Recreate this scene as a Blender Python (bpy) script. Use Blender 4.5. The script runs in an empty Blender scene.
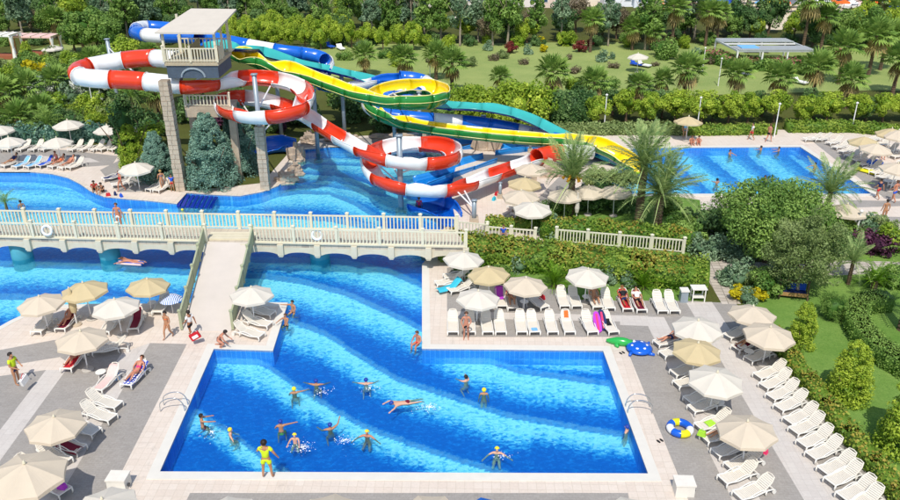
import bpy, bmesh, math, random
import numpy as np
from mathutils import Vector, Matrix, noise
from mathutils.geometry import delaunay_2d_cdt
R = math.radians
sc = bpy.context.scene
rng = random.Random(7)
# ------------------------------------------------------------------ camera, world, sun, exposure
FPX, PITCH, HC = 800.0, R(25.3), 26.0
SP, CP = math.sin(PITCH), math.cos(PITCH)
cam_d = bpy.data.cameras.new('camera'); cam = bpy.data.objects.new('camera', cam_d)
sc.collection.objects.link(cam); sc.camera = cam
cam_d.sensor_width = 36; cam_d.lens = 32.0; cam_d.clip_end = 3000; cam_d.clip_start = .5
cam.location = (0, 0, HC); cam.rotation_euler = (R(90) - PITCH, 0, 0)
SUN_EL, SUN_AZ = R(56), R(-6)          # sun stands behind the camera; shadows fall away from it
world = bpy.data.worlds.new('World'); sc.world = world; world.use_nodes = True
wn = world.node_tree.nodes; wl = world.node_tree.links
for n in list(wn): wn.remove(n)
sky = wn.new('ShaderNodeTexSky'); sky.sky_type = 'NISHITA'; sky.sun_disc = False
sky.sun_elevation = SUN_EL; sky.sun_rotation = R(180) + SUN_AZ * -1
bg = wn.new('ShaderNodeBackground'); bg.inputs[1].default_value = 0.15
wo = wn.new('ShaderNodeOutputWorld')
wl.new(sky.outputs[0], bg.inputs[0]); wl.new(bg.outputs[0], wo.inputs[0])
sl = bpy.data.lights.new('sun', 'SUN'); sl.energy = 3.7; sl.angle = R(.55); sl.color = (1, .955, .88)
so = bpy.data.objects.new('sun', sl); sc.collection.objects.link(so)
ldir = Vector((math.sin(-SUN_AZ) * math.cos(SUN_EL), math.cos(SUN_AZ) * math.cos(SUN_EL), -math.sin(SUN_EL)))
so.rotation_euler = ldir.to_track_quat('-Z', 'Y').to_euler()
sc.view_settings.view_transform = 'Standard'; sc.view_settings.look = 'None'
sc.view_settings.exposure = 0.0; sc.view_settings.gamma = 1.0

def at(px, py, z=0.0):
    """pixel of the 900x500 photograph -> the world point of height z seen there"""
    xc, yc = (px - 450) / FPX, (py - 250) / FPX
    den = SP + yc * CP
    t = (HC - z) / den
    return Vector((xc * t, t * (CP - yc * SP), z))
def proj(v):
    zc = v[1] * CP + (HC - v[2]) * SP
    yd = -v[1] * SP + (HC - v[2]) * CP
    return 450 + FPX * v[0] / zc, 250 + FPX * yd / zc

# ------------------------------------------------------------------ materials
MATS = {}
def srgb(h):
    h = h.lstrip('#'); o = []
    for i in (0, 2, 4):
        c = int(h[i:i + 2], 16) / 255
        o.append(c / 12.92 if c < .04045 else ((c + .055) / 1.055) ** 2.4)
    return (*o, 1)
def nodes_of(m):
    m.use_nodes = True; n = m.node_tree.nodes; l = m.node_tree.links
    for q in list(n): n.remove(q)
    return n, l
def mat(name, col, rough=.6, var=.12, scale=3.0, bump=.0, bscale=30.0, metal=0.0, coord='Object', spec=.4, sss=0):
    if name in MATS: return MATS[name]
    m = bpy.data.materials.new(name); n, l = nodes_of(m)
    out = n.new('ShaderNodeOutputMaterial'); b = n.new('ShaderNodeBsdfPrincipled')
    tc = n.new('ShaderNodeTexCoord'); nz = n.new('ShaderNodeTexNoise')
    nz.inputs['Scale'].default_value = scale; nz.inputs['Detail'].default_value = 6; nz.inputs['Roughness'].default_value = .65
    l.new(tc.outputs[coord], nz.inputs['Vector'])
    c = srgb(col) if isinstance(col, str) else col
    mr = n.new('ShaderNodeMapRange'); mr.inputs[1].default_value = .25; mr.inputs[2].default_value = .75
    mr.inputs[3].default_value = 1 - var; mr.inputs[4].default_value = 1 + var * .6
    l.new(nz.outputs[0], mr.inputs[0])
    mx = n.new('ShaderNodeVectorMath'); mx.operation = 'SCALE'; mx.inputs[0].default_value = c[:3]
    l.new(mr.outputs[0], mx.inputs['Scale']); l.new(mx.outputs[0], b.inputs['Base Color'])
    b.inputs['Roughness'].default_value = rough; b.inputs['Metallic'].default_value = metal
    b.inputs['Specular IOR Level'].default_value = spec
    if bump:
        n2 = n.new('ShaderNodeTexNoise'); n2.inputs['Scale'].default_value = bscale; n2.inputs['Detail'].default_value = 4
        l.new(tc.outputs[coord], n2.inputs['Vector'])
        bp = n.new('ShaderNodeBump'); bp.inputs['Strength'].default_value = bump; bp.inputs['Distance'].default_value = .05
        l.new(n2.outputs[0], bp.inputs['Height']); l.new(bp.outputs[0], b.inputs['Normal'])
    l.new(b.outputs[0], out.inputs[0]); MATS[name] = m
    return m
def tile_mat(name, c1, c2, cm, w=.4, h=.4, mortar=.012, var=.1, rot=0.0, rough=.75, offset=0.0):
    if name in MATS: return MATS[name]
    m = bpy.data.materials.new(name); n, l = nodes_of(m)
    out = n.new('ShaderNodeOutputMaterial'); b = n.new('ShaderNodeBsdfPrincipled')
    tc = n.new('ShaderNodeTexCoord'); mp = n.new('ShaderNodeMapping'); mp.inputs['Rotation'].default_value[2] = rot
    br = n.new('ShaderNodeTexBrick'); br.offset = offset
    br.inputs['Scale'].default_value = 1; br.inputs['Brick Width'].default_value = w; br.inputs['Row Height'].default_value = h
    br.inputs['Mortar Size'].default_value = mortar; br.inputs['Color1'].default_value = srgb(c1)
    br.inputs['Color2'].default_value = srgb(c2); br.inputs['Mortar'].default_value = srgb(cm); br.inputs['Bias'].default_value = 0
    l.new(tc.outputs['Object'], mp.inputs[0]); l.new(mp.outputs[0], br.inputs['Vector'])
    nz = n.new('ShaderNodeTexNoise'); nz.inputs['Scale'].default_value = .35; nz.inputs['Detail'].default_value = 9; nz.inputs['Roughness'].default_value = .7
    l.new(mp.outputs[0], nz.inputs['Vector'])
    nf = n.new('ShaderNodeTexNoise'); nf.inputs['Scale'].default_value = 9; nf.inputs['Detail'].default_value = 5
    l.new(mp.outputs[0], nf.inputs['Vector'])
    ad = n.new('ShaderNodeMath'); ad.operation = 'ADD'; l.new(nz.outputs[0], ad.inputs[0]); l.new(nf.outputs[0], ad.inputs[1])
    mr = n.new('ShaderNodeMapRange'); mr.inputs[1].default_value = .7; mr.inputs[2].default_value = 1.3
    mr.inputs[3].default_value = 1 - var; mr.inputs[4].default_value = 1 + var
    l.new(ad.outputs[0], mr.inputs[0])
    vm = n.new('ShaderNodeVectorMath'); vm.operation = 'SCALE'; l.new(br.outputs[0], vm.inputs[0]); l.new(mr.outputs[0], vm.inputs['Scale'])
    l.new(vm.outputs[0], b.inputs['Base Color']); b.inputs['Roughness'].default_value = rough
    # damp, slightly glossier and darker patches and old stains
    ws = n.new('ShaderNodeTexNoise'); ws.inputs['Scale'].default_value = .55; ws.inputs['Detail'].default_value = 7; ws.inputs['Roughness'].default_value = .75; ws.inputs['Distortion'].default_value = 1.2
    l.new(mp.outputs[0], ws.inputs['Vector']); wr = n.new('ShaderNodeMapRange'); wr.inputs[1].default_value = .56; wr.inputs[2].default_value = .68; wr.inputs[3].default_value = 1; wr.inputs[4].default_value = .86
    l.new(ws.outputs[0], wr.inputs[0]); vm2 = n.new('ShaderNodeVectorMath'); vm2.operation = 'SCALE'; l.new(vm.outputs[0], vm2.inputs[0]); l.new(wr.outputs[0], vm2.inputs['Scale']); l.new(vm2.outputs[0], b.inputs['Base Color'])
    bp = n.new('ShaderNodeBump'); bp.inputs['Strength'].default_value = .4; bp.inputs['Distance'].default_value = .01; bp.invert = True
    l.new(br.outputs['Fac'], bp.inputs['Height']); l.new(bp.outputs[0], b.inputs['Normal'])
    l.new(b.outputs[0], out.inputs[0]); MATS[name] = m
    return m
def leaf_mat(name, dark, light, trans=.25, rnd=.25, rough=.55):
    """foliage: every leaf carries its own random 'tint' (young or old leaf)"""
    if name in MATS: return MATS[name]
    m = bpy.data.materials.new(name); n, l = nodes_of(m)
    out = n.new('ShaderNodeOutputMaterial'); b = n.new('ShaderNodeBsdfPrincipled')
    at_ = n.new('ShaderNodeAttribute'); at_.attribute_name = 'tint'
    oi = n.new('ShaderNodeObjectInfo')
    ma = n.new('ShaderNodeMath'); ma.operation = 'MULTIPLY_ADD'; ma.inputs[1].default_value = rnd; ma.inputs[2].default_value = -rnd / 2
    l.new(oi.outputs['Random'], ma.inputs[0])
    ad = n.new('ShaderNodeMath'); ad.operation = 'ADD'; ad.use_clamp = True
    l.new(at_.outputs['Fac'], ad.inputs[0]); l.new(ma.outputs[0], ad.inputs[1])
    mx = n.new('ShaderNodeMix'); mx.data_type = 'RGBA'; mx.inputs[6].default_value = srgb(dark); mx.inputs[7].default_value = srgb(light)
    l.new(ad.outputs[0], mx.inputs[0]); l.new(mx.outputs[2], b.inputs['Base Color'])
    b.inputs['Roughness'].default_value = rough; b.inputs['Specular IOR Level'].default_value = .25
    tr = n.new('ShaderNodeBsdfTranslucent'); l.new(mx.outputs[2], tr.inputs[0])
    ms = n.new('ShaderNodeMixShader'); ms.inputs[0].default_value = trans
    l.new(b.outputs[0], ms.inputs[1]); l.new(tr.outputs[0], ms.inputs[2]); l.new(ms.outputs[0], out.inputs[0])
    MATS[name] = m
    return m

# ------------------------------------------------------------------ objects, things, parts
C = sc.collection
def obj(name, me, parent=None, loc=None, rot=None, label=None, kind=None, mats=None):
    o = bpy.data.objects.new(name, me); C.objects.link(o)
    if parent is not None: o.parent = parent
    if loc is not None: o.location = loc
    if rot is not None: o.rotation_euler = rot
    if label: o['label'] = label
    if kind: o['kind'] = kind
    if mats:
        for i, m in enumerate(mats):
            o.material_slots[i].link = 'OBJECT'; o.material_slots[i].material = m
    return o
def tag(o, label, cat, group=None, kind=None):
    o['label'] = label; o['category'] = cat
    if group: o['group'] = group
    if kind: o['kind'] = kind
    return o
def thing(name, label, cat, loc=(0, 0, 0), rotz=0.0, group=None, scale=1):
    o = bpy.data.objects.new(name, None); C.objects.link(o)
    o.empty_display_size = .3; o.location = loc; o.rotation_euler = (0, 0, rotz)
    if scale != 1: o.scale = (scale,) * 3
    return tag(o, label, cat, group)
def struct(name, me, label=None):
    o = obj(name, me); o['kind'] = 'structure'
    if label: o['label'] = label
    return o
def kids(o): return [c for c in bpy.data.objects if c.parent == o]
class Proto:
    """a built thing remembered with its parts so that copies can be made"""
    def __init__(s, root):
        s.root = root; s.used = False
        s.ch = [(c, [g for g in KIDS(c)]) for c in KIDS(root)]
    def put(s, loc, rotz=0, label=None, group=None, scale=None, mats=None, cat=None):
        if not s.used:
            r = s.root; s.used = True; parts = [c for c, g in s.ch]
        else:
            r = s.root.copy(); C.objects.link(r); parts = []
            for c, gs in s.ch:
                d = c.copy(); C.objects.link(d); d.parent = r; parts.append(d)
                for g in gs:
                    e = g.copy(); C.objects.link(e); e.parent = d
        r.location = loc; r.rotation_euler = (0, 0, rotz)
        if label: r['label'] = label
        if group: r['group'] = group
        if cat: r['category'] = cat
        if scale is not None: r.scale = scale if hasattr(scale, '__len__') else (scale,) * 3
        if mats:
            for p in parts:
                base = p.name.split('.')[0]
                if base in mats and p.material_slots:
                    p.material_slots[0].link = 'OBJECT'; p.material_slots[0].material = mats[base]
        return r
def KIDS(o): return list(o.children)

class MB:
    def __init__(s): s.v = []; s.f = []; s.m = []; s.mi = 0
    def add(s, vs, fs, mi=None):
        b = len(s.v); s.v += [tuple(v) for v in vs]
        s.f += [tuple(b + i for i in f) for f in fs]; s.m += [s.mi if mi is None else mi] * len(fs)
    def box(s, c, d, mtx=None, mi=None, taper=1.0):
        x, y, z = d[0] / 2, d[1] / 2, d[2] / 2
        vs = [Vector((sx * x * (taper if sz > 0 else 1), sy * y * (taper if sz > 0 else 1), sz * z)) for sz in (-1, 1) for sy in (-1, 1) for sx in (-1, 1)]
        if mtx is not None: vs = [mtx @ v for v in vs]
        vs = [v + Vector(c) for v in vs]
        s.add(vs, [(0, 2, 3, 1), (4, 5, 7, 6), (0, 1, 5, 4), (2, 6, 7, 3), (0, 4, 6, 2), (1, 3, 7, 5)], mi)
    def bar(s, a, b, w, h=None, mi=None, up=(0, 0, 1)):
        a, b = Vector(a), Vector(b); h = h or w; d = (b - a)
        if d.length < 1e-6: return
        d.normalize(); u = Vector(up)
        if abs(d.dot(u)) > .98: u = Vector((0, 1, 0))
        r = d.cross(u).normalized(); u = r.cross(d)
        vs = [p + r * sx * w / 2 + u * sz * h / 2 for p in (a, b) for sx, sz in ((-1, -1), (1, -1), (1, 1), (-1, 1))]
        s.add(vs, [(3, 2, 1, 0), (4, 5, 6, 7), (0, 1, 5, 4), (1, 2, 6, 5), (2, 3, 7, 6), (3, 0, 4, 7)], mi)
    def tube(s, pts, rad, n=8, mi=None, closed=False, cap=True):
        pts = [Vector(p) for p in pts]; m = len(pts)
        if not hasattr(rad, '__len__'): rad = [rad] * m
        b = len(s.v); vs = []
        prev = None
        for i, p in enumerate(pts):
            if closed: d = pts[(i + 1) % m] - pts[i - 1]
            else: d = pts[min(i + 1, m - 1)] - pts[max(i - 1, 0)]
            d.normalize()
            u = prev if prev is not None else (Vector((0, 0, 1)) if abs(d.z) < .9 else Vector((0, 1, 0)))
            r = d.cross(u)
            if r.length < 1e-4: r = d.cross(Vector((1, 0, 0)))
            r.normalize(); u = r.cross(d); prev = u
            for k in range(n):
                a = 2 * math.pi * k / n
                vs.append(p + (r * math.cos(a) + u * math.sin(a)) * rad[i])
        fs = []
        for i in range(m if closed else m - 1):
            j = (i + 1) % m
            for k in range(n):
                q = (k + 1) % n
                fs.append((i * n + k, i * n + q, j * n + q, j * n + k))
        if cap and not closed:
            fs.append(tuple(range(n))[::-1]); fs.append(tuple((m - 1) * n + k for k in range(n)))
        s.add(vs, fs, mi)
    def lathe(s, prof, n=16, c=(0, 0, 0), mi=None, sx=1, sy=1):
        vs = [(c[0] + r * math.cos(2 * math.pi * k / n) * sx, c[1] + r * math.sin(2 * math.pi * k / n) * sy, c[2] + z) for r, z in prof for k in range(n)]
        fs = [(i * n + k, i * n + (k + 1) % n, (i + 1) * n + (k + 1) % n, (i + 1) * n + k) for i in range(len(prof) - 1) for k in range(n)]
        fs.append(tuple(range(n))[::-1]); fs.append(tuple((len(prof) - 1) * n + k for k in range(n)))
        s.add(vs, fs, mi)
    def prism(s, poly, z0, z1, mi=None):
        n = len(poly)
        ar = sum(poly[i][0] * poly[(i + 1) % n][1] - poly[(i + 1) % n][0] * poly[i][1] for i in range(n))
        if ar < 0: poly = poly[::-1]
        vs = [(p[0], p[1], z0) for p in poly] + [(p[0], p[1], z1) for p in poly]
        s.add(vs, [tuple(range(n))[::-1], tuple(range(n, 2 * n))] + [(i, (i + 1) % n, n + (i + 1) % n, n + i) for i in range(n)], mi)
    def mesh(s, name, mats, smooth=False):
        me = bpy.data.meshes.new(name); me.from_pydata(s.v, [], s.f)
        for m in (mats if isinstance(mats, (list, tuple)) else [mats]): me.materials.append(m)
        if any(s.m): me.polygons.foreach_set('material_index', s.m)
        if smooth: me.polygons.foreach_set('use_smooth', [True] * len(s.f))
        me.update(); return me
    def build(s, name, mats, parent=None, smooth=False, **k): return obj(name, s.mesh(name, mats, smooth), parent, **k)
def catmull(pts, n=8, closed=False):
    pts = [Vector(p) for p in pts]; m = len(pts); out = []
    for i in range(m if closed else m - 1):
        if closed: a, b, c, d = pts[i - 1], pts[i], pts[(i + 1) % m], pts[(i + 2) % m]
        else: a, b, c, d = pts[max(i - 1, 0)], pts[i], pts[i + 1], pts[min(i + 2, m - 1)]
        for k in range(n):
            t = k / n
            out.append(.5 * ((2 * b) + (c - a) * t + (2 * a - 5 * b + 4 * c - d) * t * t + (3 * b - a - 3 * c + d) * t ** 3))
    if not closed: out.append(pts[-1])
    return out
ORD = ['first', 'second', 'third', 'fourth', 'fifth', 'sixth', 'seventh', 'eighth', 'ninth', 'tenth', 'eleventh', 'twelfth', 'thirteenth', 'fourteenth', 'fifteenth',
       'sixteenth', 'seventeenth', 'eighteenth', 'nineteenth', 'twentieth', 'twenty-first', 'twenty-second', 'twenty-third', 'twenty-fourth', 'twenty-fifth', 'twenty-sixth',
       'twenty-seventh', 'twenty-eighth', 'twenty-ninth', 'thirtieth'] + ['%dth' % k for k in range(31, 99)]

# ------------------------------------------------------------------ people
SKIN = {'tan': mat('skin_tan', '#b98563', .5, .06, 6), 'fair': mat('skin_fair', '#d6a58a', .5, .06, 6), 'brown': mat('skin_brown', '#9c6442', .5, .06, 6), 'red': mat('skin_sunburnt', '#c48468', .5, .06, 6)}
CLOTH = {n: mat('cloth_' + n, c, .75, .08, 8, .15, 40) for n, c in dict(red='#c8202c', maroon='#7a1230', navy='#182a5c', blue='#2257c8', black='#15161a', neon='#d4f028', white='#f0eeea', pink='#f03c70', green='#2f9a4a', turquoise='#38b8d0',
         orange='#f06a24', violet='#b43cc0', yellow='#f2dc30', grey='#70757c', lime='#a8dc3c', palepink='#eec4bc', teal='#157a78', sky='#7ab8e8').items()}
HAIR = {'dark': mat('hair_dark', '#241a14', .6, .2, 20), 'brown': mat('hair_brown', '#5a3a22', .6, .2, 20), 'blond': mat('hair_blond', '#b08c54', .6, .2, 20), 'yellowcap': mat('cap_yellow', '#f4e22c', .4, .05, 5), 'bluecap': mat('cap_blue', '#1c3f9c', .4, .05, 5)}
def skin_mesh(V, E, Rr, root, name, sub=1):
    me = bpy.data.meshes.new(name); me.from_pydata(V, E, []); o = bpy.data.objects.new(name, me); C.objects.link(o)
    md = o.modifiers.new('s', 'SKIN'); md.branch_smoothing = .3
    for i, sv in enumerate(me.skin_vertices[0].data): sv.radius = (Rr[i], Rr[i]) if not hasattr(Rr[i], '__len__') else Rr[i]; sv.use_root = (i == root)
    m2 = o.modifiers.new('d', 'SUBSURF'); m2.levels = sub; m2.render_levels = sub
    dg = bpy.context.evaluated_depsgraph_get(); out = bpy.data.meshes.new_from_object(o.evaluated_get(dg)); out.name = name
    bpy.data.objects.remove(o); out.polygons.foreach_set('use_smooth', [True] * len(out.polygons)); 
    out.materials.clear(); out.materials.append(SKIN['tan']); return out
V3 = lambda *a: Vector(a)
def pose(p):
    """joint positions; the figure faces +Y, its right hand is at +X"""
    J = dict(pel=V3(0, 0, .95), bel=V3(0, .01, 1.1), che=V3(0, 0, 1.32), nek=V3(0, 0, 1.48), hed=V3(0, .02, 1.6), top=V3(0, .01, 1.71),
             shR=V3(.18, 0, 1.41), elR=V3(.25, -.03, 1.14), wrR=V3(.27, .07, .9), shL=V3(-.18, 0, 1.41), elL=V3(-.25, -.03, 1.14), wrL=V3(-.27, .07, .9),
             hiR=V3(.1, 0, .88), knR=V3(.11, .02, .49), anR=V3(.12, 0, .09), toR=V3(.14, .17, .03), hiL=V3(-.1, 0, .88), knL=V3(-.11, .02, .49), anL=V3(-.12, 0, .09), toL=V3(-.14, .17, .03))
    def s(**k):
        for a, b in k.items(): J[a] = V3(*b)
    if p == 'walk': s(knR=(.1, .2, .52), anR=(.11, .22, .1), toR=(.12, .39, .05), knL=(-.1, -.04, .48), anL=(-.1, -.28, .14), toL=(-.11, -.16, .03), wrR=(.27, -.16, .92), elR=(.25, -.12, 1.14), elL=(-.25, .02, 1.13), wrL=(-.24, .24, .97))
    if p == 'apart': s(knR=(.14, .03, .48), anR=(.17, 0, .09), toR=(.21, .16, .03), knL=(-.14, .03, .48), anL=(-.17, 0, .09), toL=(-.21, .16, .03), elL=(-.3, .05, 1.2), wrL=(-.16, .25, 1.3), elR=(.34, -.02, 1.18), wrR=(.4, .1, .95))
    if p == 'carry': s(elR=(.28, .05, 1.13), wrR=(.2, .3, 1.02), elL=(-.28, .05, 1.13), wrL=(-.12, .32, 1.05))
    if p == 'arms': s(elR=(.47, .06, 1.4), wrR=(.72, .14, 1.38), elL=(-.47, .06, 1.4), wrL=(-.72, .14, 1.42))
    if p == 'armup': s(elR=(.42, .1, 1.5), wrR=(.52, .16, 1.76), elL=(-.4, .12, 1.28), wrL=(-.52, .32, 1.32))
    if p == 'reach': s(elR=(.26, .26, 1.38), wrR=(.3, .52, 1.36), elL=(-.26, .22, 1.34), wrL=(-.3, .48, 1.3))
    if p == 'side': s(elR=(.45, .12, 1.36), wrR=(.7, .2, 1.34), elL=(-.3, .12, 1.16), wrL=(-.14, .3, 1.2))
    if p in ('arms', 'armup', 'reach', 'side'): s(knR=(.17, .36, .78), anR=(.2, .1, .5), toR=(.21, -.04, .42), knL=(-.17, .3, .68), anL=(-.18, -.04, .52), toL=(-.19, -.18, .46))
    if p == 'arms': s(elR=(.42, .12, 1.32), elL=(-.42, .14, 1.34), wrR=(.62, .36, 1.25), wrL=(-.66, .3, 1.3))
    if p in ('swim', 'float'):
        s(pel=(0, -.05, 0), bel=(0, .12, .02), che=(0, .36, .04), nek=(0, .5, .07), hed=(0, .6, .12), top=(0, .7, .15), shR=(.18, .44, .04), elR=(.34, .66, .04), wrR=(.26, .9, .02), shL=(-.18, .44, .04), elL=(-.36, .58, .04), wrL=(-.5, .8, .02),
          hiR=(.1, -.1, -.02), knR=(.13, -.5, -.08), anR=(.13, -.88, -.06), toR=(.14, -1.04, -.1), hiL=(-.1, -.1, -.02), knL=(-.13, -.48, -.02), anL=(-.14, -.86, -.02), toL=(-.15, -1.02, -.06))
    if p == 'lie':        # on a lounger, head towards +Y, face up
        s(pel=(0, 1.1, .47), bel=(0, 1.28, .55), che=(0, 1.46, .7), nek=(0, 1.58, .81), hed=(0, 1.68, .9), top=(0, 1.76, .98), shR=(.18, 1.52, .76), elR=(.3, 1.32, .56), wrR=(.27, 1.1, .5), shL=(-.18, 1.52, .76), elL=(-.3, 1.32, .56), wrL=(-.2, 1.12, .56),
          hiR=(.1, 1.03, .46), knR=(.13, .62, .62), anR=(.12, .28, .44), toR=(.14, .16, .5), hiL=(-.1, 1.03, .46), knL=(-.13, .62, .45), anL=(-.13, .22, .43), toL=(-.16, .14, .55))
    if p == 'sit':        # sitting on a lounger sideways or on an edge, seat height .4
        s(pel=(0, 0, .47), bel=(0, -.02, .62), che=(0, .02, .82), nek=(0, .05, .97), hed=(0, .09, 1.09), top=(0, .1, 1.2), shR=(.18, .03, .91), elR=(.26, .1, .68), wrR=(.2, .34, .6), shL=(-.18, .03, .91), elL=(-.26, .1, .68), wrL=(-.18, .34, .6),
          hiR=(.1, .05, .46), knR=(.13, .45, .48), anR=(.13, .48, .09), toR=(.14, .64, .03), hiL=(-.1, .05, .46), knL=(-.13, .45, .48), anL=(-.13, .48, .09), toL=(-.15, .64, .03))
    if p == 'ground':     # sitting on the ground, knees drawn up
        s(pel=(0, 0, .12), bel=(0, -.02, .28), che=(0, .05, .48), nek=(0, .1, .62), hed=(0, .15, .73), top=(0, .17, .84), shR=(.18, .08, .56), elR=(.27, .2, .36), wrR=(.16, .42, .38), shL=(-.18, .08, .56), elL=(-.27, .2, .36), wrL=(-.12, .42, .38),
          hiR=(.1, .05, .12), knR=(.13, .42, .46), anR=(.12, .6, .1), toR=(.13, .77, .03), hiL=(-.1, .05, .12), knL=(-.13, .42, .46), anL=(-.12, .6, .1), toL=(-.13, .77, .03))
    if p == 'kneel':
        s(pel=(0, -.12, .5), bel=(0, -.02, .62), che=(0, .16, .78), nek=(0, .27, .89), hed=(0, .36, .98), top=(0, .43, 1.06), shR=(.18, .2, .84), elR=(.24, .34, .62), wrR=(.18, .5, .42), shL=(-.18, .2, .84), elL=(-.26, .3, .6), wrL=(-.22, .5, .5),
          hiR=(.1, -.1, .46), knR=(.14, .28, .3), anR=(.14, -.02, .08), toR=(.15, .14, .03), hiL=(-.1, -.1, .46), knL=(-.13, .1, .1), anL=(-.13, -.3, .08), toL=(-.13, -.42, .04))
    return J
BODY = {}
def body(p):
    if p in BODY: return BODY[p]
    J = pose(p); V = []; Rr = []; E = []; ix = {}
    def add(k, co, r, par=None):
        ix[k] = len(V); V.append(tuple(co)); Rr.append(r)
        if par is not None: E.append((ix[par], ix[k]))
    add('pel', J['pel'], (.145, .11)); add('bel', J['bel'], (.13, .1), 'pel'); add('che', J['che'], (.155, .115), 'bel'); add('nek', J['nek'], .055, 'che')
    add('jaw', J['nek'].lerp(J['hed'], .55), .075, 'nek'); add('hed', J['hed'].lerp(J['top'], .25), .1, 'jaw'); add('top', J['top'], .06, 'hed')
    up = (J['top'] - J['nek']).normalized(); fwd = V3(0, 1, 0) if abs(up.y) < .8 else V3(0, 0, -1)
    if p == 'lie': fwd = V3(0, -.6, .8)
    if p in ('swim', 'float'): fwd = V3(0, .5, -.8)
    add('nose', J['hed'] + fwd * .115, .018, 'hed')
    for s in 'RL':
        add('sh' + s, J['sh' + s], .062, 'che'); add('el' + s, J['el' + s], .045, 'sh' + s); add('wr' + s, J['wr' + s], .03, 'el' + s)
        d = (J['wr' + s] - J['el' + s]).normalized(); side = d.cross(V3(0, 0, 1)); side = side.normalized() if side.length > .2 else V3(0, 1, 0)
        pal = J['wr' + s] + d * .075; add('pa' + s, pal, .034, 'wr' + s)
        dn = d.cross(side) * (.25)
        for q, (o_, l) in enumerate(((-.03, .075), (-.01, .09), (.012, .082), (.033, .062))):
            add('f%d' % q + s, pal + side * o_ * .8 + d * l * .5, .011, 'pa' + s); add('g%d' % q + s, pal + side * o_ * 1.1 + (d + dn).normalized() * l, .008, 'f%d' % q + s)
        add('th' + s, J['wr' + s] + d * .045 - side * .05, .013, 'pa' + s)
        add('hi' + s, J['hi' + s], .095, 'pel'); add('tm' + s, J['hi' + s].lerp(J['kn' + s], .5), .082, 'hi' + s); add('kn' + s, J['kn' + s], .057, 'tm' + s)
        add('cf' + s, J['kn' + s].lerp(J['an' + s], .35), .056, 'kn' + s); add('an' + s, J['an' + s], .036, 'cf' + s); add('to' + s, J['to' + s], (.035, .025), 'an' + s)
    bm_ = skin_mesh(V, E, Rr, 0, 'body', 1)
    def sub(keys, edges, rad, nm, sb=1): return skin_mesh([tuple(k) for k in keys], edges, rad, 0, nm, sb)
    tm = [J['hi' + s].lerp(J['kn' + s], .55) for s in 'RL']
    shorts = sub([J['pel'].lerp(J['bel'], .35), J['pel'], J['hiR'], tm[0], J['hiL'], tm[1]], [(0, 1), (1, 2), (2, 3), (1, 4), (4, 5)], [(.15, .12), (.16, .128), .112, .108, .112, .108], 'shorts')
    trunks = sub([J['pel'].lerp(J['bel'], .15), J['pel'], J['hiR'].lerp(J['knR'], .12), J['hiL'].lerp(J['knL'], .12)], [(0, 1), (1, 2), (1, 3)], [(.15, .12), (.16, .128), .112, .112], 'swim_briefs')
    mR, mL = J['shR'].lerp(J['elR'], .6), J['shL'].lerp(J['elL'], .6)
    shirt = sub([J['pel'].lerp(J['bel'], -.1), J['bel'], J['che'], J['che'].lerp(J['nek'], .5), J['shR'], mR, J['shL'], mL], [(0, 1), (1, 2), (2, 3), (2, 4), (4, 5), (2, 6), (6, 7)], [(.17, .135), (.155, .125), (.178, .135), (.1, .08), .08, .07, .08, .07], 'shirt')
    suit = sub([J['pel'].lerp(J['bel'], .1), J['pel'].lerp(J['bel'], .9), J['che'].lerp(J['bel'], .1)], [(0, 1), (1, 2)], [(.165, .13), (.145, .115), (.17, .13)], 'swimsuit')
    cup = sub([J['che'].lerp(J['bel'], .45), J['che'].lerp(J['bel'], .1)], [(0, 1)], [(.165, .13), (.17, .135)], 'bikini_top')
    # hair or cap: a shell over the back and top of the head
    hc = J['hed'].lerp(J['top'], .42) - fwd * .012
    bm2 = bmesh.new(); bmesh.ops.create_icosphere(bm2, subdivisions=3, radius=.122)
    geo = [v for v in bm2.verts if v.co.dot(up) < -.02 and v.co.dot(fwd) > -.02 or v.co.dot(up) < -.085 or (v.co.dot(fwd) > .06 and v.co.dot(up) < .055)]
    bmesh.ops.delete(bm2, geom=geo, context='VERTS')
    for v in bm2.verts: v.co += hc
    bmesh.ops.solidify(bm2, geom=bm2.faces[:], thickness=.015)
    hm = bpy.data.meshes.new('hair'); bm2.to_mesh(hm); bm2.free(); hm.materials.append(HAIR['dark'])
    BODY[p] = dict(body=bm_, shorts=shorts, swim_briefs=trunks, shirt=shirt, swimsuit=suit, bikini_top=cup, hair=hm)
    return BODY[p]
for p_ in ('stand', 'walk', 'apart', 'carry', 'arms', 'armup', 'reach', 'side', 'swim', 'float', 'lie', 'sit', 'ground', 'kneel'): body(p_)
# ------------------------------------------------------------------ the ground plan (traced points of the ground, height 0)
def G(pts, z=0.0): return [tuple(at(x, y, z)[:2]) for x, y in pts]
def smooth_poly(pts, idx_sharp=(), n=4):
    return [tuple(v[:2]) for v in catmull([(*p, 0) for p in pts], n, True)]
VPX, VPY = 429.0, -129.0
def vline(x, y, y2): return (VPX + (x - VPX) * (y2 - VPY) / (y - VPY), y2)      # along the pool's own axis

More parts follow.
